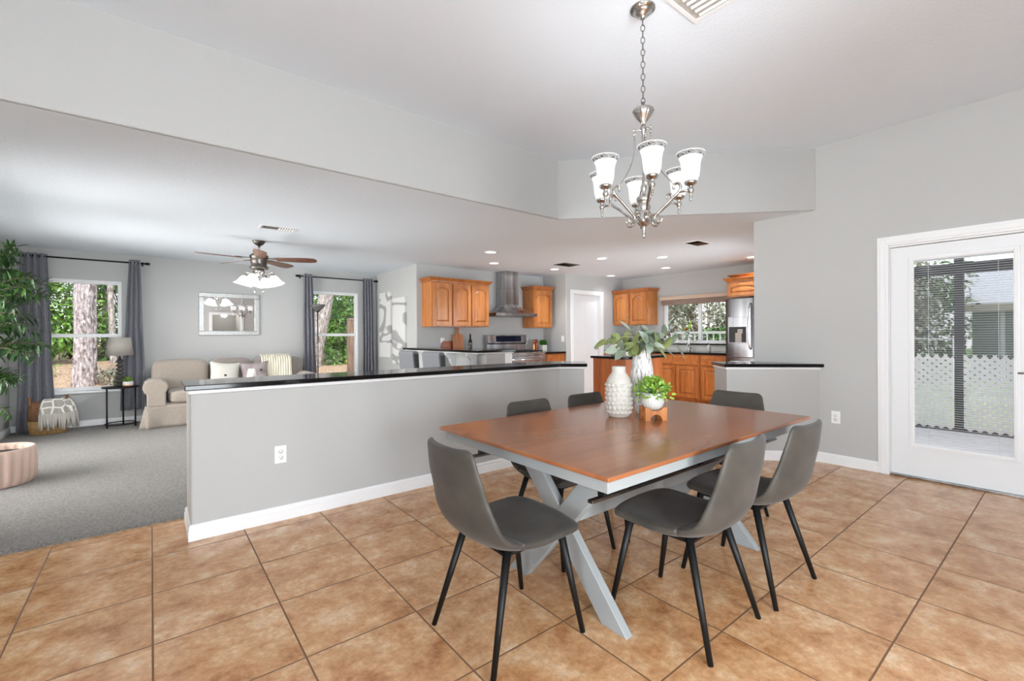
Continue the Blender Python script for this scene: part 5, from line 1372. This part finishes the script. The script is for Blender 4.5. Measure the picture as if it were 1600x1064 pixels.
def stool(loc, label):
    t = thing('bar_stool', label, 'stool', loc, 0, 'grey bar stools at the breakfast bar')
    b = MB(); b.box(-.20, .22, -.21, .21, .62, .70); b.obj('seat', MW['stool'], t, bevel=.025, seg=3)
    b = MB()
    b.prism([(-.235, .66), (-.155, .66), (-.175, 1.0), (-.20, 1.025), (-.235, 1.03), (-.262, 1.02), (-.27, .99)], 'y', -.22, .22); b.obj('backrest', MW['stool'], t, bevel=.012, seg=3)
    b = MB()
    for s_ in (-1, 1): b.prism([(-.215, .68), (-.165, .68), (-.182, .985), (-.245, .99)], 'y', s_ * .2215 - .002, s_ * .2215 + .002)
    b.obj('side_trim', MW['stool_side'], t)
    for sx in (-.19, .19):
        for sy in (-.18, .18):
            b = MB(); b.cyl((sx * 1.08, sy * 1.08, 0), (sx * .92, sy * .92, .63), .011, .014, n=10); b.obj('leg', MW['black_metal'], t)
    b = MB(); b.tube([(-.195, -.185, .22), (.195, -.185, .22), (.195, .185, .22), (-.195, .185, .22)], .008, 8, closed=True); b.obj('foot_ring', MW['black_metal'], t)
    return t
s0 = stool((2.985, 5.76, .002), 'grey upholstered bar stool nearer the wall canvases')
copy_tree(s0, (2.985, 5.06, .002), 0, 'grey upholstered bar stool nearer the middle of the half wall, closer to the camera')

# things on the counter behind the bar
t = thing('cutting_board', 'upright rectangular wooden cutting board with a handle on the kitchen counter', 'cutting board', (4.19, 6.755, .918))
b = MB(); b.prism([(-.10, 0), (.10, 0), (.105, .02), (.105, .325), (.095, .34), (.035, .345), (.022, .37), (.02, .405), (.034, .43), (.026, .45), (0, .457), (-.026, .45), (-.034, .43), (-.02, .405), (-.022, .37), (-.035, .345), (-.095, .34), (-.105, .325), (-.105, .02)], 'y', -.012, .012)
b.xf(Matrix.Rotation(.10, 4, 'X') @ Matrix.Rotation(.0, 4, 'Z')); b.obj('board', MW['wood_light'], t, bevel=.004, rot=(-.2, 0, 0))
t = thing('cutting_board', 'reddish wooden board lying on its side with its handle pointing at the wall outlet', 'cutting board', (4.03, 6.812, .918))
b = MB(); b.prism([(-.14, .004), (.16, .0), (.165, .18), (.15, .225), (-.10, .225), (-.14, .19), (-.15, .115), (-.17, .105), (-.195, .108), (-.20, .095), (-.195, .082), (-.17, .085), (-.148, .08)], 'y', -.010, .010); b.obj('board', MW['wood_red'], t, bevel=.003, rot=(-.1, 0, 0))
t = thing('oil_bottle', 'slim black oil bottle on the counter beside the cutting boards', 'bottle', (4.42, 6.74, .918))
b = MB(); b.lathe([(.0005, 0), (.031, 0), (.034, .008), (.034, .19), (.030, .22), (.014, .255), (.0125, .30), (.0005, .30)], n=24); b.obj('glass_body', MW['dark_glass'], t)
b = MB(); b.lathe([(.0005, .30), (.0145, .296), (.0145, .33), (.011, .345), (.0005, .346)], n=16); b.obj('cap', MW['black'], t)
b = MB(); b.lathe([(.0346, .05), (.0348, .051), (.0348, .15), (.0346, .151)], n=24)
b.obj('label_band', mat('bottle_label', srgb(26, 28, 24), .5, col2=srgb(196, 194, 176), nscale=26, ramp=(.56, .60), detail=1), t)

# ------------------------------------------------------------------ range and hood
t = thing('kitchen_range', 'wide stainless gas range with a dark blue display and black grates', 'range', (0, 0, 0))
rx0, rx1, ry0, ry1 = 4.76, 5.715, 6.19, 6.83
b = MB(); b.box(rx0, rx1, ry0 + .03, ry1, .06, .90); b.obj('body', MW['steel'], t, bevel=.003)
b = MB(); b.box(rx0 - .002, rx1 + .002, ry0, ry1, .90, .925); b.obj('cooktop', MW['steel'], t, bevel=.006)
b = MB(); b.box(rx0, rx1, ry0 + .004, ry0 + .04, .862, .898); b.obj('front_rail', MW['steel'], t, bevel=.006)
b = MB(); b.box(rx0 + .012, rx1 - .012, ry0 - .004, ry0 + .03, .25, .852); od = b.obj('oven_door', MW['steel'], t, bevel=.006)
b = MB(); b.box(rx0 + .14, rx1 - .14, ry0 - .0065, ry0 - .003, .35, .64); b.obj('oven_window', MW['dark_glass'], od, bevel=.002)
b = MB(); b.cyl((rx0 + .05, ry0 - .05, .80), (rx1 - .05, ry0 - .05, .80), .013, n=12)
for x in (rx0 + .08, rx1 - .08): b.cyl((x, ry0 - .05, .80), (x, ry0 - .003, .80), .009, n=8)
b.obj('oven_handle', MW['chrome'], od)
b = MB(); b.box(rx0 + .012, rx1 - .012, ry0 + .0, ry0 + .03, .08, .235); b.obj('warming_drawer', MW['steel'], t, bevel=.005)
b = MB(); b.prism([(6.70, .925), (6.83, .925), (6.83, 1.245), (6.75, 1.245), (6.715, 1.235), (6.70, 1.09), (6.735, 1.07), (6.735, .96)], 'x', rx0 + .02, rx1 - .02); bg = b.obj('backguard', MW['steel'], t, bevel=.004)
b = MB(); b.prism([(6.7025, 1.115), (6.7075, 1.222), (6.7155, 1.222), (6.711, 1.115)], 'x', rx0 + .20, rx1 - .16); b.obj('display', MW['navy_glass'], bg)
for i in range(3):
    x0 = rx0 + .04 + i * .295; x1 = x0 + .285
    b = MB(); za, zb = .935, .957
    for y in (6.24, 6.36, 6.45, 6.57, 6.66): b.box(x0, x1, y - .006, y + .006, za + .008, zb)
    for x in (x0 + .006, (x0 + x1) / 2, x1 - .006): b.box(x - .006, x + .006, 6.24, 6.66, za + .008, zb)
    for x in (x0 + .008, x1 - .008):
        for y in (6.245, 6.655): b.box(x - .006, x + .006, y - .006, y + .006, .924, za + .01)
    b.obj('grate', MW['black'], t)
    for y in (6.34, 6.56):
        b = MB(); b.cyl(((x0 + x1) / 2, y, .9245), ((x0 + x1) / 2, y, .944), .04, .03, n=18); b.obj('burner', MW['black'], t)
t = thing('range_hood', 'stainless steel pyramid range hood with a tall chimney', 'range hood', (0, 0, 0))
cx = 5.235
b = MB(); a, d0, d1 = .48, 6.42, 6.845
V = [(cx - a, d0, 1.585), (cx + a, d0, 1.585), (cx + a, d1, 1.585), (cx - a, d1, 1.585), (cx - a, d0, 1.635), (cx + a, d0, 1.635), (cx + a, d1, 1.635), (cx - a, d1, 1.635), (cx - .17, 6.56, 1.75), (cx + .17, 6.56, 1.75), (cx + .17, d1, 1.75), (cx - .17, d1, 1.75)]
# concave canopy built in three sloping steps
b.add(V[:8], [(0, 3, 2, 1), (0, 1, 5, 4), (1, 2, 6, 5), (2, 3, 7, 6), (3, 0, 4, 7)])
rings = [(.48, 6.42, 1.635), (.37, 6.455, 1.660), (.27, 6.50, 1.70), (.20, 6.545, 1.75), (.165, 6.575, 1.80)]
RV = []
for w, y, z in rings: RV += [(cx - w, y, z), (cx + w, y, z), (cx + w, d1, z), (cx - w, d1, z)]
F = []
for i in range(len(rings) - 1):
    for k2 in range(4): F.append((i * 4 + k2, i * 4 + (k2 + 1) % 4, (i + 1) * 4 + (k2 + 1) % 4, (i + 1) * 4 + k2))
F.append((16, 17, 18, 19)); b.add(RV, F)
b.obj('canopy', MW['steel'], t)
b = MB(); b.box(cx - .165, cx + .165, 6.575, d1, 1.79, 2.10); b.obj('lower_chimney', MW['steel'], t, bevel=.004)
b = MB(); b.box(cx - .158, cx + .158, 6.582, d1, 2.10, LZ); b.obj('upper_chimney', MW['steel'], t, bevel=.004)
b = MB(); b.box(cx - .44, cx + .44, 6.46, 6.80, 1.578, 1.586); b.obj('filter', MW['pewter'], t)
# right of the range
for x, lb, h in ((5.86, 'copper coloured pepper mill right of the range, first of the pair', .24), (5.93, 'dark wood pepper mill right of the range beside the copper one', .24)):
    t = thing('pepper_mill', lb, 'mill', (x, 6.68, .918))
    b = MB(); b.lathe([(.0005, 0), (.03, 0), (.031, .01), (.026, .06), (.029, .12), (.027, .165), (.0005, .166)], n=20); b.obj('base', MW['copper'] if x < 5.9 else MW['wood_red'], t)
    b = MB(); b.lathe([(.0005, .166), (.026, .167), (.03, .185), (.028, .215), (.018, .232), (.0005, .238)], n=20); b.obj('cap', MW['copper'] if x < 5.9 else MW['wood_red'], t)
t = thing('grass_planter', 'square white pot of clipped green grass on the counter right of the range', 'plant', (6.085, 6.66, .918))
b = MB(); b.box(-.055, .055, -.055, .055, 0, .12); b.obj('pot', MW['gloss_white'], t, bevel=.006)
random.seed(9); b = MB()
for i in range(420):
    x, y = random.uniform(-.05, .05), random.uniform(-.05, .05)
    b.leaf((x, y, .115), (random.uniform(-.25, .25), random.uniform(-.25, .25), 1), (1, 0, .1), random.uniform(.07, .12), .007, .05, .1, 3)
b.obj('grass_blades', MW['grass_leaf'], t)
MW['lattice'] = mat('lattice_paint', srgb(206, 203, 200), .6)
# ------------------------------------------------------------------ outside
# garden behind the living room: a gently rising bed of leaf litter
b = MB()
def gz(x, y):
    s_ = max(0, y - 8.9)
    return -.12 + .135 * min(s_, 5) + .03 * max(0, s_ - 5) + .05 * math.sin(x * .7 + y) * min(1, s_)
def ground(u, v):
    x, y = -14 + 34 * u, 8.72 + 22 * v ** 1.4
    return (x, y, gz(x, y) + .02 * math.sin(x * 5.3) * math.sin(y * 4.7))
b.grid(ground, 120, 80)
struct(b.obj('ground', MW['litter'], fix=False))
b = MB(); b.box(8.25, 60, -40, 8.0, -.5, -.22)
struct(b.obj('ground_lawn', MW['lawn']))

def tree_trunk(name, base, h, r0, r1, lean, label, bark, seed, crown=None):
    rnd = random.Random(seed)
    t = thing(name, label, 'tree', base)
    m = MB(); n, k2 = 40, 34
    def f(u, v):
        a = 2 * PI * u; z = h * v
        r = r0 + (r1 - r0) * v + r0 * .35 * math.exp(-z / .25)
        r *= 1 + .06 * math.sin(7 * a + 3 * v + seed) + .05 * math.sin(13 * a - 9 * v) + .035 * math.sin(23 * a + 31 * v)
        return (lean[0] * v * h + r * math.cos(a), lean[1] * v * h + r * math.sin(a), z - .12)
    m.grid(f, 64, 60, closed_u=True); m.obj('trunk', MW[bark], t, fix=True)
    # bark plates
    m = MB()
    for i in range(int(h * 170)):
        v = rnd.random(); a = rnd.uniform(0, 2 * PI); x, y, z = f(a / (2 * PI), v); L, W = rnd.uniform(.05, .12), rnd.uniform(.02, .04)
        m.leaf((x, y, z), (rnd.uniform(-.25, .25), rnd.uniform(-.25, .25), -1), (math.cos(a), math.sin(a), .35), L, W, -.18, -.2, 2, .8)
    m.obj('bark_plates', MW[bark], t)
    if crown:
        m = MB(); l = MB()
        for i in range(7):
            a = rnd.uniform(0, 6.28); u = rnd.uniform(.75, 1.0); s_ = Vector((lean[0] * u * h, lean[1] * u * h, u * h)); e = s_ + Vector((math.cos(a), math.sin(a), rnd.uniform(.3, .9))) * crown
            m.tube([s_, s_.lerp(e, .5) + Vector((0, 0, .2)), e], [r1 * .5, r1 * .3, .02], 7)
            for q in range(240):
                p = s_.lerp(e, rnd.uniform(.35, 1.1)) + Vector((rnd.gauss(0, .4), rnd.gauss(0, .4), rnd.gauss(0, .35)))
                l.leaf(p, (rnd.uniform(-1, 1), rnd.uniform(-1, 1), rnd.uniform(-.6, .4)), (rnd.uniform(-.5, .5), rnd.uniform(-.5, .5), 1), rnd.uniform(.12, .2), rnd.uniform(.05, .09), .2, .2, 2)
        m.obj('limbs', MW[bark], t); l.obj('crown', MW['shrub1'], t)
    return t
def shrub(loc, rx, ry, rz_, n, lm, label, seed, ls=(.09, .17), flat=False, name='garden_shrub', group=None):
    rnd = random.Random(seed)
    t = thing(name, label, 'shrub', loc, 0, group)
    m = MB()
    for i in range(9):
        a = rnd.uniform(0, 6.28); e = Vector((math.cos(a) * rx * .6, math.sin(a) * ry * .6, rz_ * rnd.uniform(.9, 1.7)))
        m.tube([(0, 0, -.1), e * .5 + Vector((0, 0, .15)), e], [.035, .02, .008], 6)
    m.obj('stems', MW['twig'], t)
    m = MB(); lumps = []
    for i in range(14):
        a = rnd.uniform(0, 6.28); q = math.sqrt(rnd.random()); lumps.append((Vector((math.cos(a) * q * rx * .75, math.sin(a) * q * ry * .75, rnd.uniform(.15, 1.65) * rz_)), rnd.uniform(.3, .5)))
    for i in range(n):
        c, s_ = rnd.choice(lumps)
        d = Vector((rnd.gauss(0, 1), rnd.gauss(0, 1), rnd.gauss(0, 1))).normalized()
        p = c + Vector((d.x * rx, d.y * ry, d.z * rz_)) * s_ * rnd.uniform(.7, 1.05)
        if p.z < .02: p.z = rnd.uniform(.02, .2)
        m.leaf(p, (d + Vector((rnd.uniform(-.8, .8), rnd.uniform(-.8, .8), -.25))), d + Vector((0, 0, .9)), rnd.uniform(*ls), rnd.uniform(*ls) * .5, .25, .25, 2)
    m.obj('foliage', MW[lm], t)
    return t
def gp(x, y, dz=0): return (x, y, gz(x, y) + dz)
tree_trunk('pine_tree', gp(-1.02, 12.3), 6.5, .165, .14, (.004, 0), 'thick rough-barked tree trunk outside the wide living room window', 'bark', 2)
tree_trunk('pale_tree', gp(-.70, 14.6), 6, .055, .048, (-.03, 0), 'slender pale trunk behind the thick tree outside the wide window', 'bark2', 4)
tree_trunk('pale_tree', gp(-.95, 16.5), 7, .11, .1, (.02, 0), 'grey trunk deep in the garden, just right of the thick tree', 'bark2', 6)
tree_trunk('leaning_tree', gp(3.36, 12.9), 6.5, .19, .16, (.20, 0), 'leaning grey tree outside the window behind the floor lamp', 'bark2', 8, 1.8)
g = 'garden shrubs behind the living room'
sh = [(-2.6, 15.2, 1.5, 1.0, 1.7, 'shrub1', 'bright green shrub left of the thick trunk outside the wide window'), (-.35, 16.2, 1.2, .9, 1.9, 'shrub2', 'deep green shrub right of the thick trunk outside the wide window'),
      (-1.7, 17.6, 1.8, 1.0, 2.6, 'shrub2', 'tall deep green shrub filling the top of the wide window'), (-4.6, 15.5, 1.6, 1.0, 1.9, 'shrub2', 'garden shrub behind the curtain left of the wide window'),
      (4.75, 14.6, 1.0, .8, 1.15, 'shrub1', 'bright green shrub low in the window behind the floor lamp'), (5.3, 16.6, 1.7, 1.0, 2.5, 'shrub1', 'tall leafy shrub filling the top of the window behind the floor lamp'),
      (3.1, 16.8, 1.6, 1.0, 2.4, 'shrub2', 'deep green shrub behind the leaning tree'), (7.2, 15.6, 1.6, 1.0, 2.2, 'shrub2', 'garden shrub beyond the wooden post'), (1.2, 17, 1.8, 1.0, 2.3, 'shrub2', 'garden shrub between the two living room windows'),
      (-3.3, 20.2, 2.4, 1.0, 3.6, 'shrub2', 'tall tree mass far behind the shrubs, left in the wide window'), (.2, 20.4, 2.4, 1.0, 3.6, 'shrub1', 'tall tree mass far behind the slender trunk in the wide window'), (4.4, 20.2, 2.4, 1.0, 3.6, 'shrub2', 'tall tree mass far behind the leaning tree'), (8.2, 20, 2.4, 1.0, 3.6, 'shrub1', 'tall tree mass far behind the wooden post'),
      (.35, 14.3, .6, .5, .4, 'shrub3', 'low scrubby growth at the foot of the slender pale trunk')]
for i, (x, y, rx, ry, rz_, lm, lb) in enumerate(sh):
    shrub(gp(x, y), rx, ry, rz_, 5200 if rz_ > 1 else 900, lm, lb, 40 + i, (.10, .19), group=None)
shrub(gp(-2.0, 13.2), .5, .3, .16, 420, 'shrub1', 'low green weeds on the leaf litter left of the thick trunk', 77, (.06, .1), name='weed_patch')
shrub(gp(-.55, 12.2), .35, .25, .16, 320, 'shrub3', 'low weeds at the right foot of the thick trunk', 78, (.06, .1), name='weed_patch')
shrub(gp(4.3, 13.3), .7, .3, .14, 420, 'shrub1', 'grass tufts on the ground before the bright shrub by the wooden post', 79, (.08, .16), name='weed_patch')
b = MB(); b.box(-.11, .11, -.08, .08, -.3, 1.35); b.box(-.09, .09, -.075, .075, 1.35, 1.42)
tag(b.obj('wooden_post', MW['fence_wood'], loc=gp(3.93, 11.35), bevel=.02), 'weathered wooden fence post outside the window behind the floor lamp', 'post')

# lanai outside the glass door
b = MB(); b.box(XD + .12, 8.25, -2.72, 2.05, -.16, -.03); struct(b.obj('floor_patio', MW['paver']))
b = MB(); b.prism([(XD + .12, 2.62), (8.3, 2.28), (8.3, 2.33), (XD + .12, 2.67)], 'y', -1.9, 2.05); struct(b.obj('ceiling_patio', MW['stucco']))
t = thing('patio_screen_frame', 'dark bronze aluminium screen frame of the patio outside the glass door', 'frame', (8.10, 0, 0))
for y in (-2.5, -.75, .985, 1.98):
    m = MB(); m.box(-.04, .04, y - .045, y + .045, -.03, 2.28); m.obj('post', MW['bronze'], t, bevel=.004)
m = MB(); m.box(-.05, .05, -2.6, 2.05, 1.985, 2.12); m.obj('header_beam', MW['bronze'], t, bevel=.004)
m = MB(); m.box(-.05, .05, -2.6, 2.05, -.03, .012); m.obj('sill_beam', MW['bronze'], t, bevel=.004)
m = MB(); m.box(-.02, .02, -2.6, 2.05, .90, .93); m.obj('chair_rail', MW['bronze'], t)
def screen_mat():
    m, nt, N, Lk, B = _new('insect_screen'); N.remove(B)
    tr = N.new('ShaderNodeBsdfTransparent'); df = N.new('ShaderNodeBsdfDiffuse'); df.inputs[0].default_value = (.10, .10, .105, 1)
    mx = N.new('ShaderNodeMixShader'); mx.inputs[0].default_value = .42
    Lk.new(tr.outputs[0], mx.inputs[1]); Lk.new(df.outputs[0], mx.inputs[2]); Lk.new(mx.outputs[0], N['Material Output'].inputs[0])
    return m
scr = screen_mat()
for ya, yb in ((1.03, 1.935), (-.705, .94), (-2.455, -.795)):
    m = MB(); m.box(-.001, .001, ya, yb, .93, 1.985); m.obj('screen_mesh', scr, t)
def lattice(y0, y1, label):
    t = thing('lattice_panel', label, 'lattice', (8.02, 0, 0), 0, 'white lattice panels of the patio')
    m = MB(); z0, z1 = .014, .935; p, w = .082, .040
    def strip(c0, sg, xo):
        # the line z = z0 + sg * (y - c0), clipped to the panel
        P = []
        for k2 in range(2): pass
        ys = sorted([(0 + c0), c0 + sg * (z1 - z0)])
        a, c = max(y0, ys[0]), min(y1, ys[1])
        if c - a < .01: return
        za, zc = z0 + sg * (a - c0), z0 + sg * (c - c0); h = w * .7071
        m.add([(xo, a, za - h), (xo, a, za + h), (xo, c, zc + h), (xo, c, zc - h), (xo + .006, a, za - h), (xo + .006, a, za + h), (xo + .006, c, zc + h), (xo + .006, c, zc - h)],
              [(0, 1, 2, 3), (7, 6, 5, 4), (0, 4, 5, 1), (1, 5, 6, 2), (2, 6, 7, 3), (3, 7, 4, 0)])
    c0 = y0 - 1.0
    while c0 < y1 + 1.0:
        strip(c0, 1, 0.0); strip(c0, -1, .0065); c0 += p * 1.05
    m.obj('slats', MW['lattice'], t)
lattice(1.03, 1.93, 'white diagonal lattice panel left of the dark post outside the glass door')
lattice(-.70, .94, 'white diagonal lattice panel right of the dark post outside the glass door')
m = MB()
for y0_, y1_ in ((1.03, 1.93), (-.70, .94)): pass
# back yard beyond the patio and kitchen window
t = thing('white_fence', 'white rail fence beyond the kitchen window', 'fence', (9.75, 0, 0))
m = MB(); m.box(-.025, .025, 4.6, 9.6, 1.245, 1.30); m.obj('top_rail', MW['white'], t)
m = MB(); m.box(-.02, .02, 4.6, 9.6, .35, .40); m.obj('bottom_rail', MW['white'], t)
for i in range(34):
    y = 4.65 + i * .148; m = MB(); m.box(-.012, .012, y - .012, y + .012, -.22, 1.25); m.obj('picket', MW['white'], t)
def yp(x, y): return (x, y, -.22)
kl = [(12.2, 6.5, 1.3, 1.2, 1.7, 'shrub3', 'dense grey-green shrub filling the right pane of the kitchen window'), (12.6, 8.4, 1.3, 1.2, 1.8, 'shrub3', 'grey-green shrub in the left pane of the kitchen window'), (11.2, 5.6, .7, .7, .8, 'shrub2', 'low shrub by the white fence, right pane of the kitchen window'),
      (15, 8.0, 2.0, 2.0, 2.6, 'shrub3', 'tall shrub behind the others beyond the kitchen window'), (15.5, 11.0, 2, 2, 2.6, 'shrub3', 'tall shrub deep in the yard, far left of the kitchen window')]
for i, (x, y, rx, ry, rz_, lm, lb) in enumerate(kl): shrub(yp(x, y), rx, ry, rz_, 4200, lm, lb, 60 + i, (.10, .2))
rnd = random.Random(8)
t = thing('bromeliad', 'spiky pale-leaved plant outside the kitchen window above the fence', 'plant', yp(10.6, 6.05))
m = MB(); m.cyl((0, 0, 0), (0, 0, 1.05), .06, .05, n=10); m.obj('stem', MW['twig'], t)
m = MB()
for i in range(36):
    a = i * 2.4; m.leaf((0, 0, 1.05 + i * .008), (math.cos(a), math.sin(a), .5 + .02 * i), (0, 0, 1), rnd.uniform(.4, .6), .05, .7, .3, 6)
m.obj('leaves', MW['sage_leaf'], t)
for i, (x, y, rx, ry, rz_, lm, lb) in enumerate([(17.5, 3.6, 1.8, 1.3, 2.3, 'shrub3', 'dark tree mass left of the post seen through the glass door'), (18.8, 3.5, 1.6, 1.5, 2.7, 'shrub2', 'tall dark tree behind, left of the post through the glass door'), (24, 7.6, 2.4, 2, 3, 'shrub2', 'tall tree beyond the lawn, towards the kitchen side of the glass door')]):
    shrub(yp(x, y), rx, ry, rz_, 3800, lm, lb, 80 + i, (.12, .24))
t = thing('neighbour_house', 'grey-green outbuilding with a white roof beyond the patio', 'building', (20.0, .2, -.22))
m = MB(); m.box(0, 4, -4.0, 1.95, 0, 2.15); m.obj('wall', MW['house_green'], t)
m = MB()
for y in (-3.4, -2.2, -1.0, .2, 1.3): m.box(-.05, 0, y - .05, y + .05, 0, 2.15)
m.obj('wall_battens', MW['stucco'], t)
m = MB(); m.box(-.35, -.30, -4.2, 2.1, 2.1, 2.32); m.obj('fascia', MW['beige'], t)
m = MB(); m.prism([(-.35, 2.30), (-.33, 2.36), (3.0, 4.0), (6, 2.36), (6, 2.30)], 'y', -4.2, 2.1); m.obj('roof', MW['roof_white'], t)
t = thing('yard_rail', 'thin white pipe rail on the lawn left of the dark post through the glass door', 'fence', (14.0, 0, -.22))
m = MB(); m.cyl((0, 1.78, 1.32), (0, 5.5, 1.32), .016, n=8); m.obj('rail', MW['white'], t)
for y in (1.8, 3.4, 5.0):
    m = MB(); m.cyl((0, y, 0), (0, y, 1.32), .018, n=8); m.obj('post', MW['white'], t)
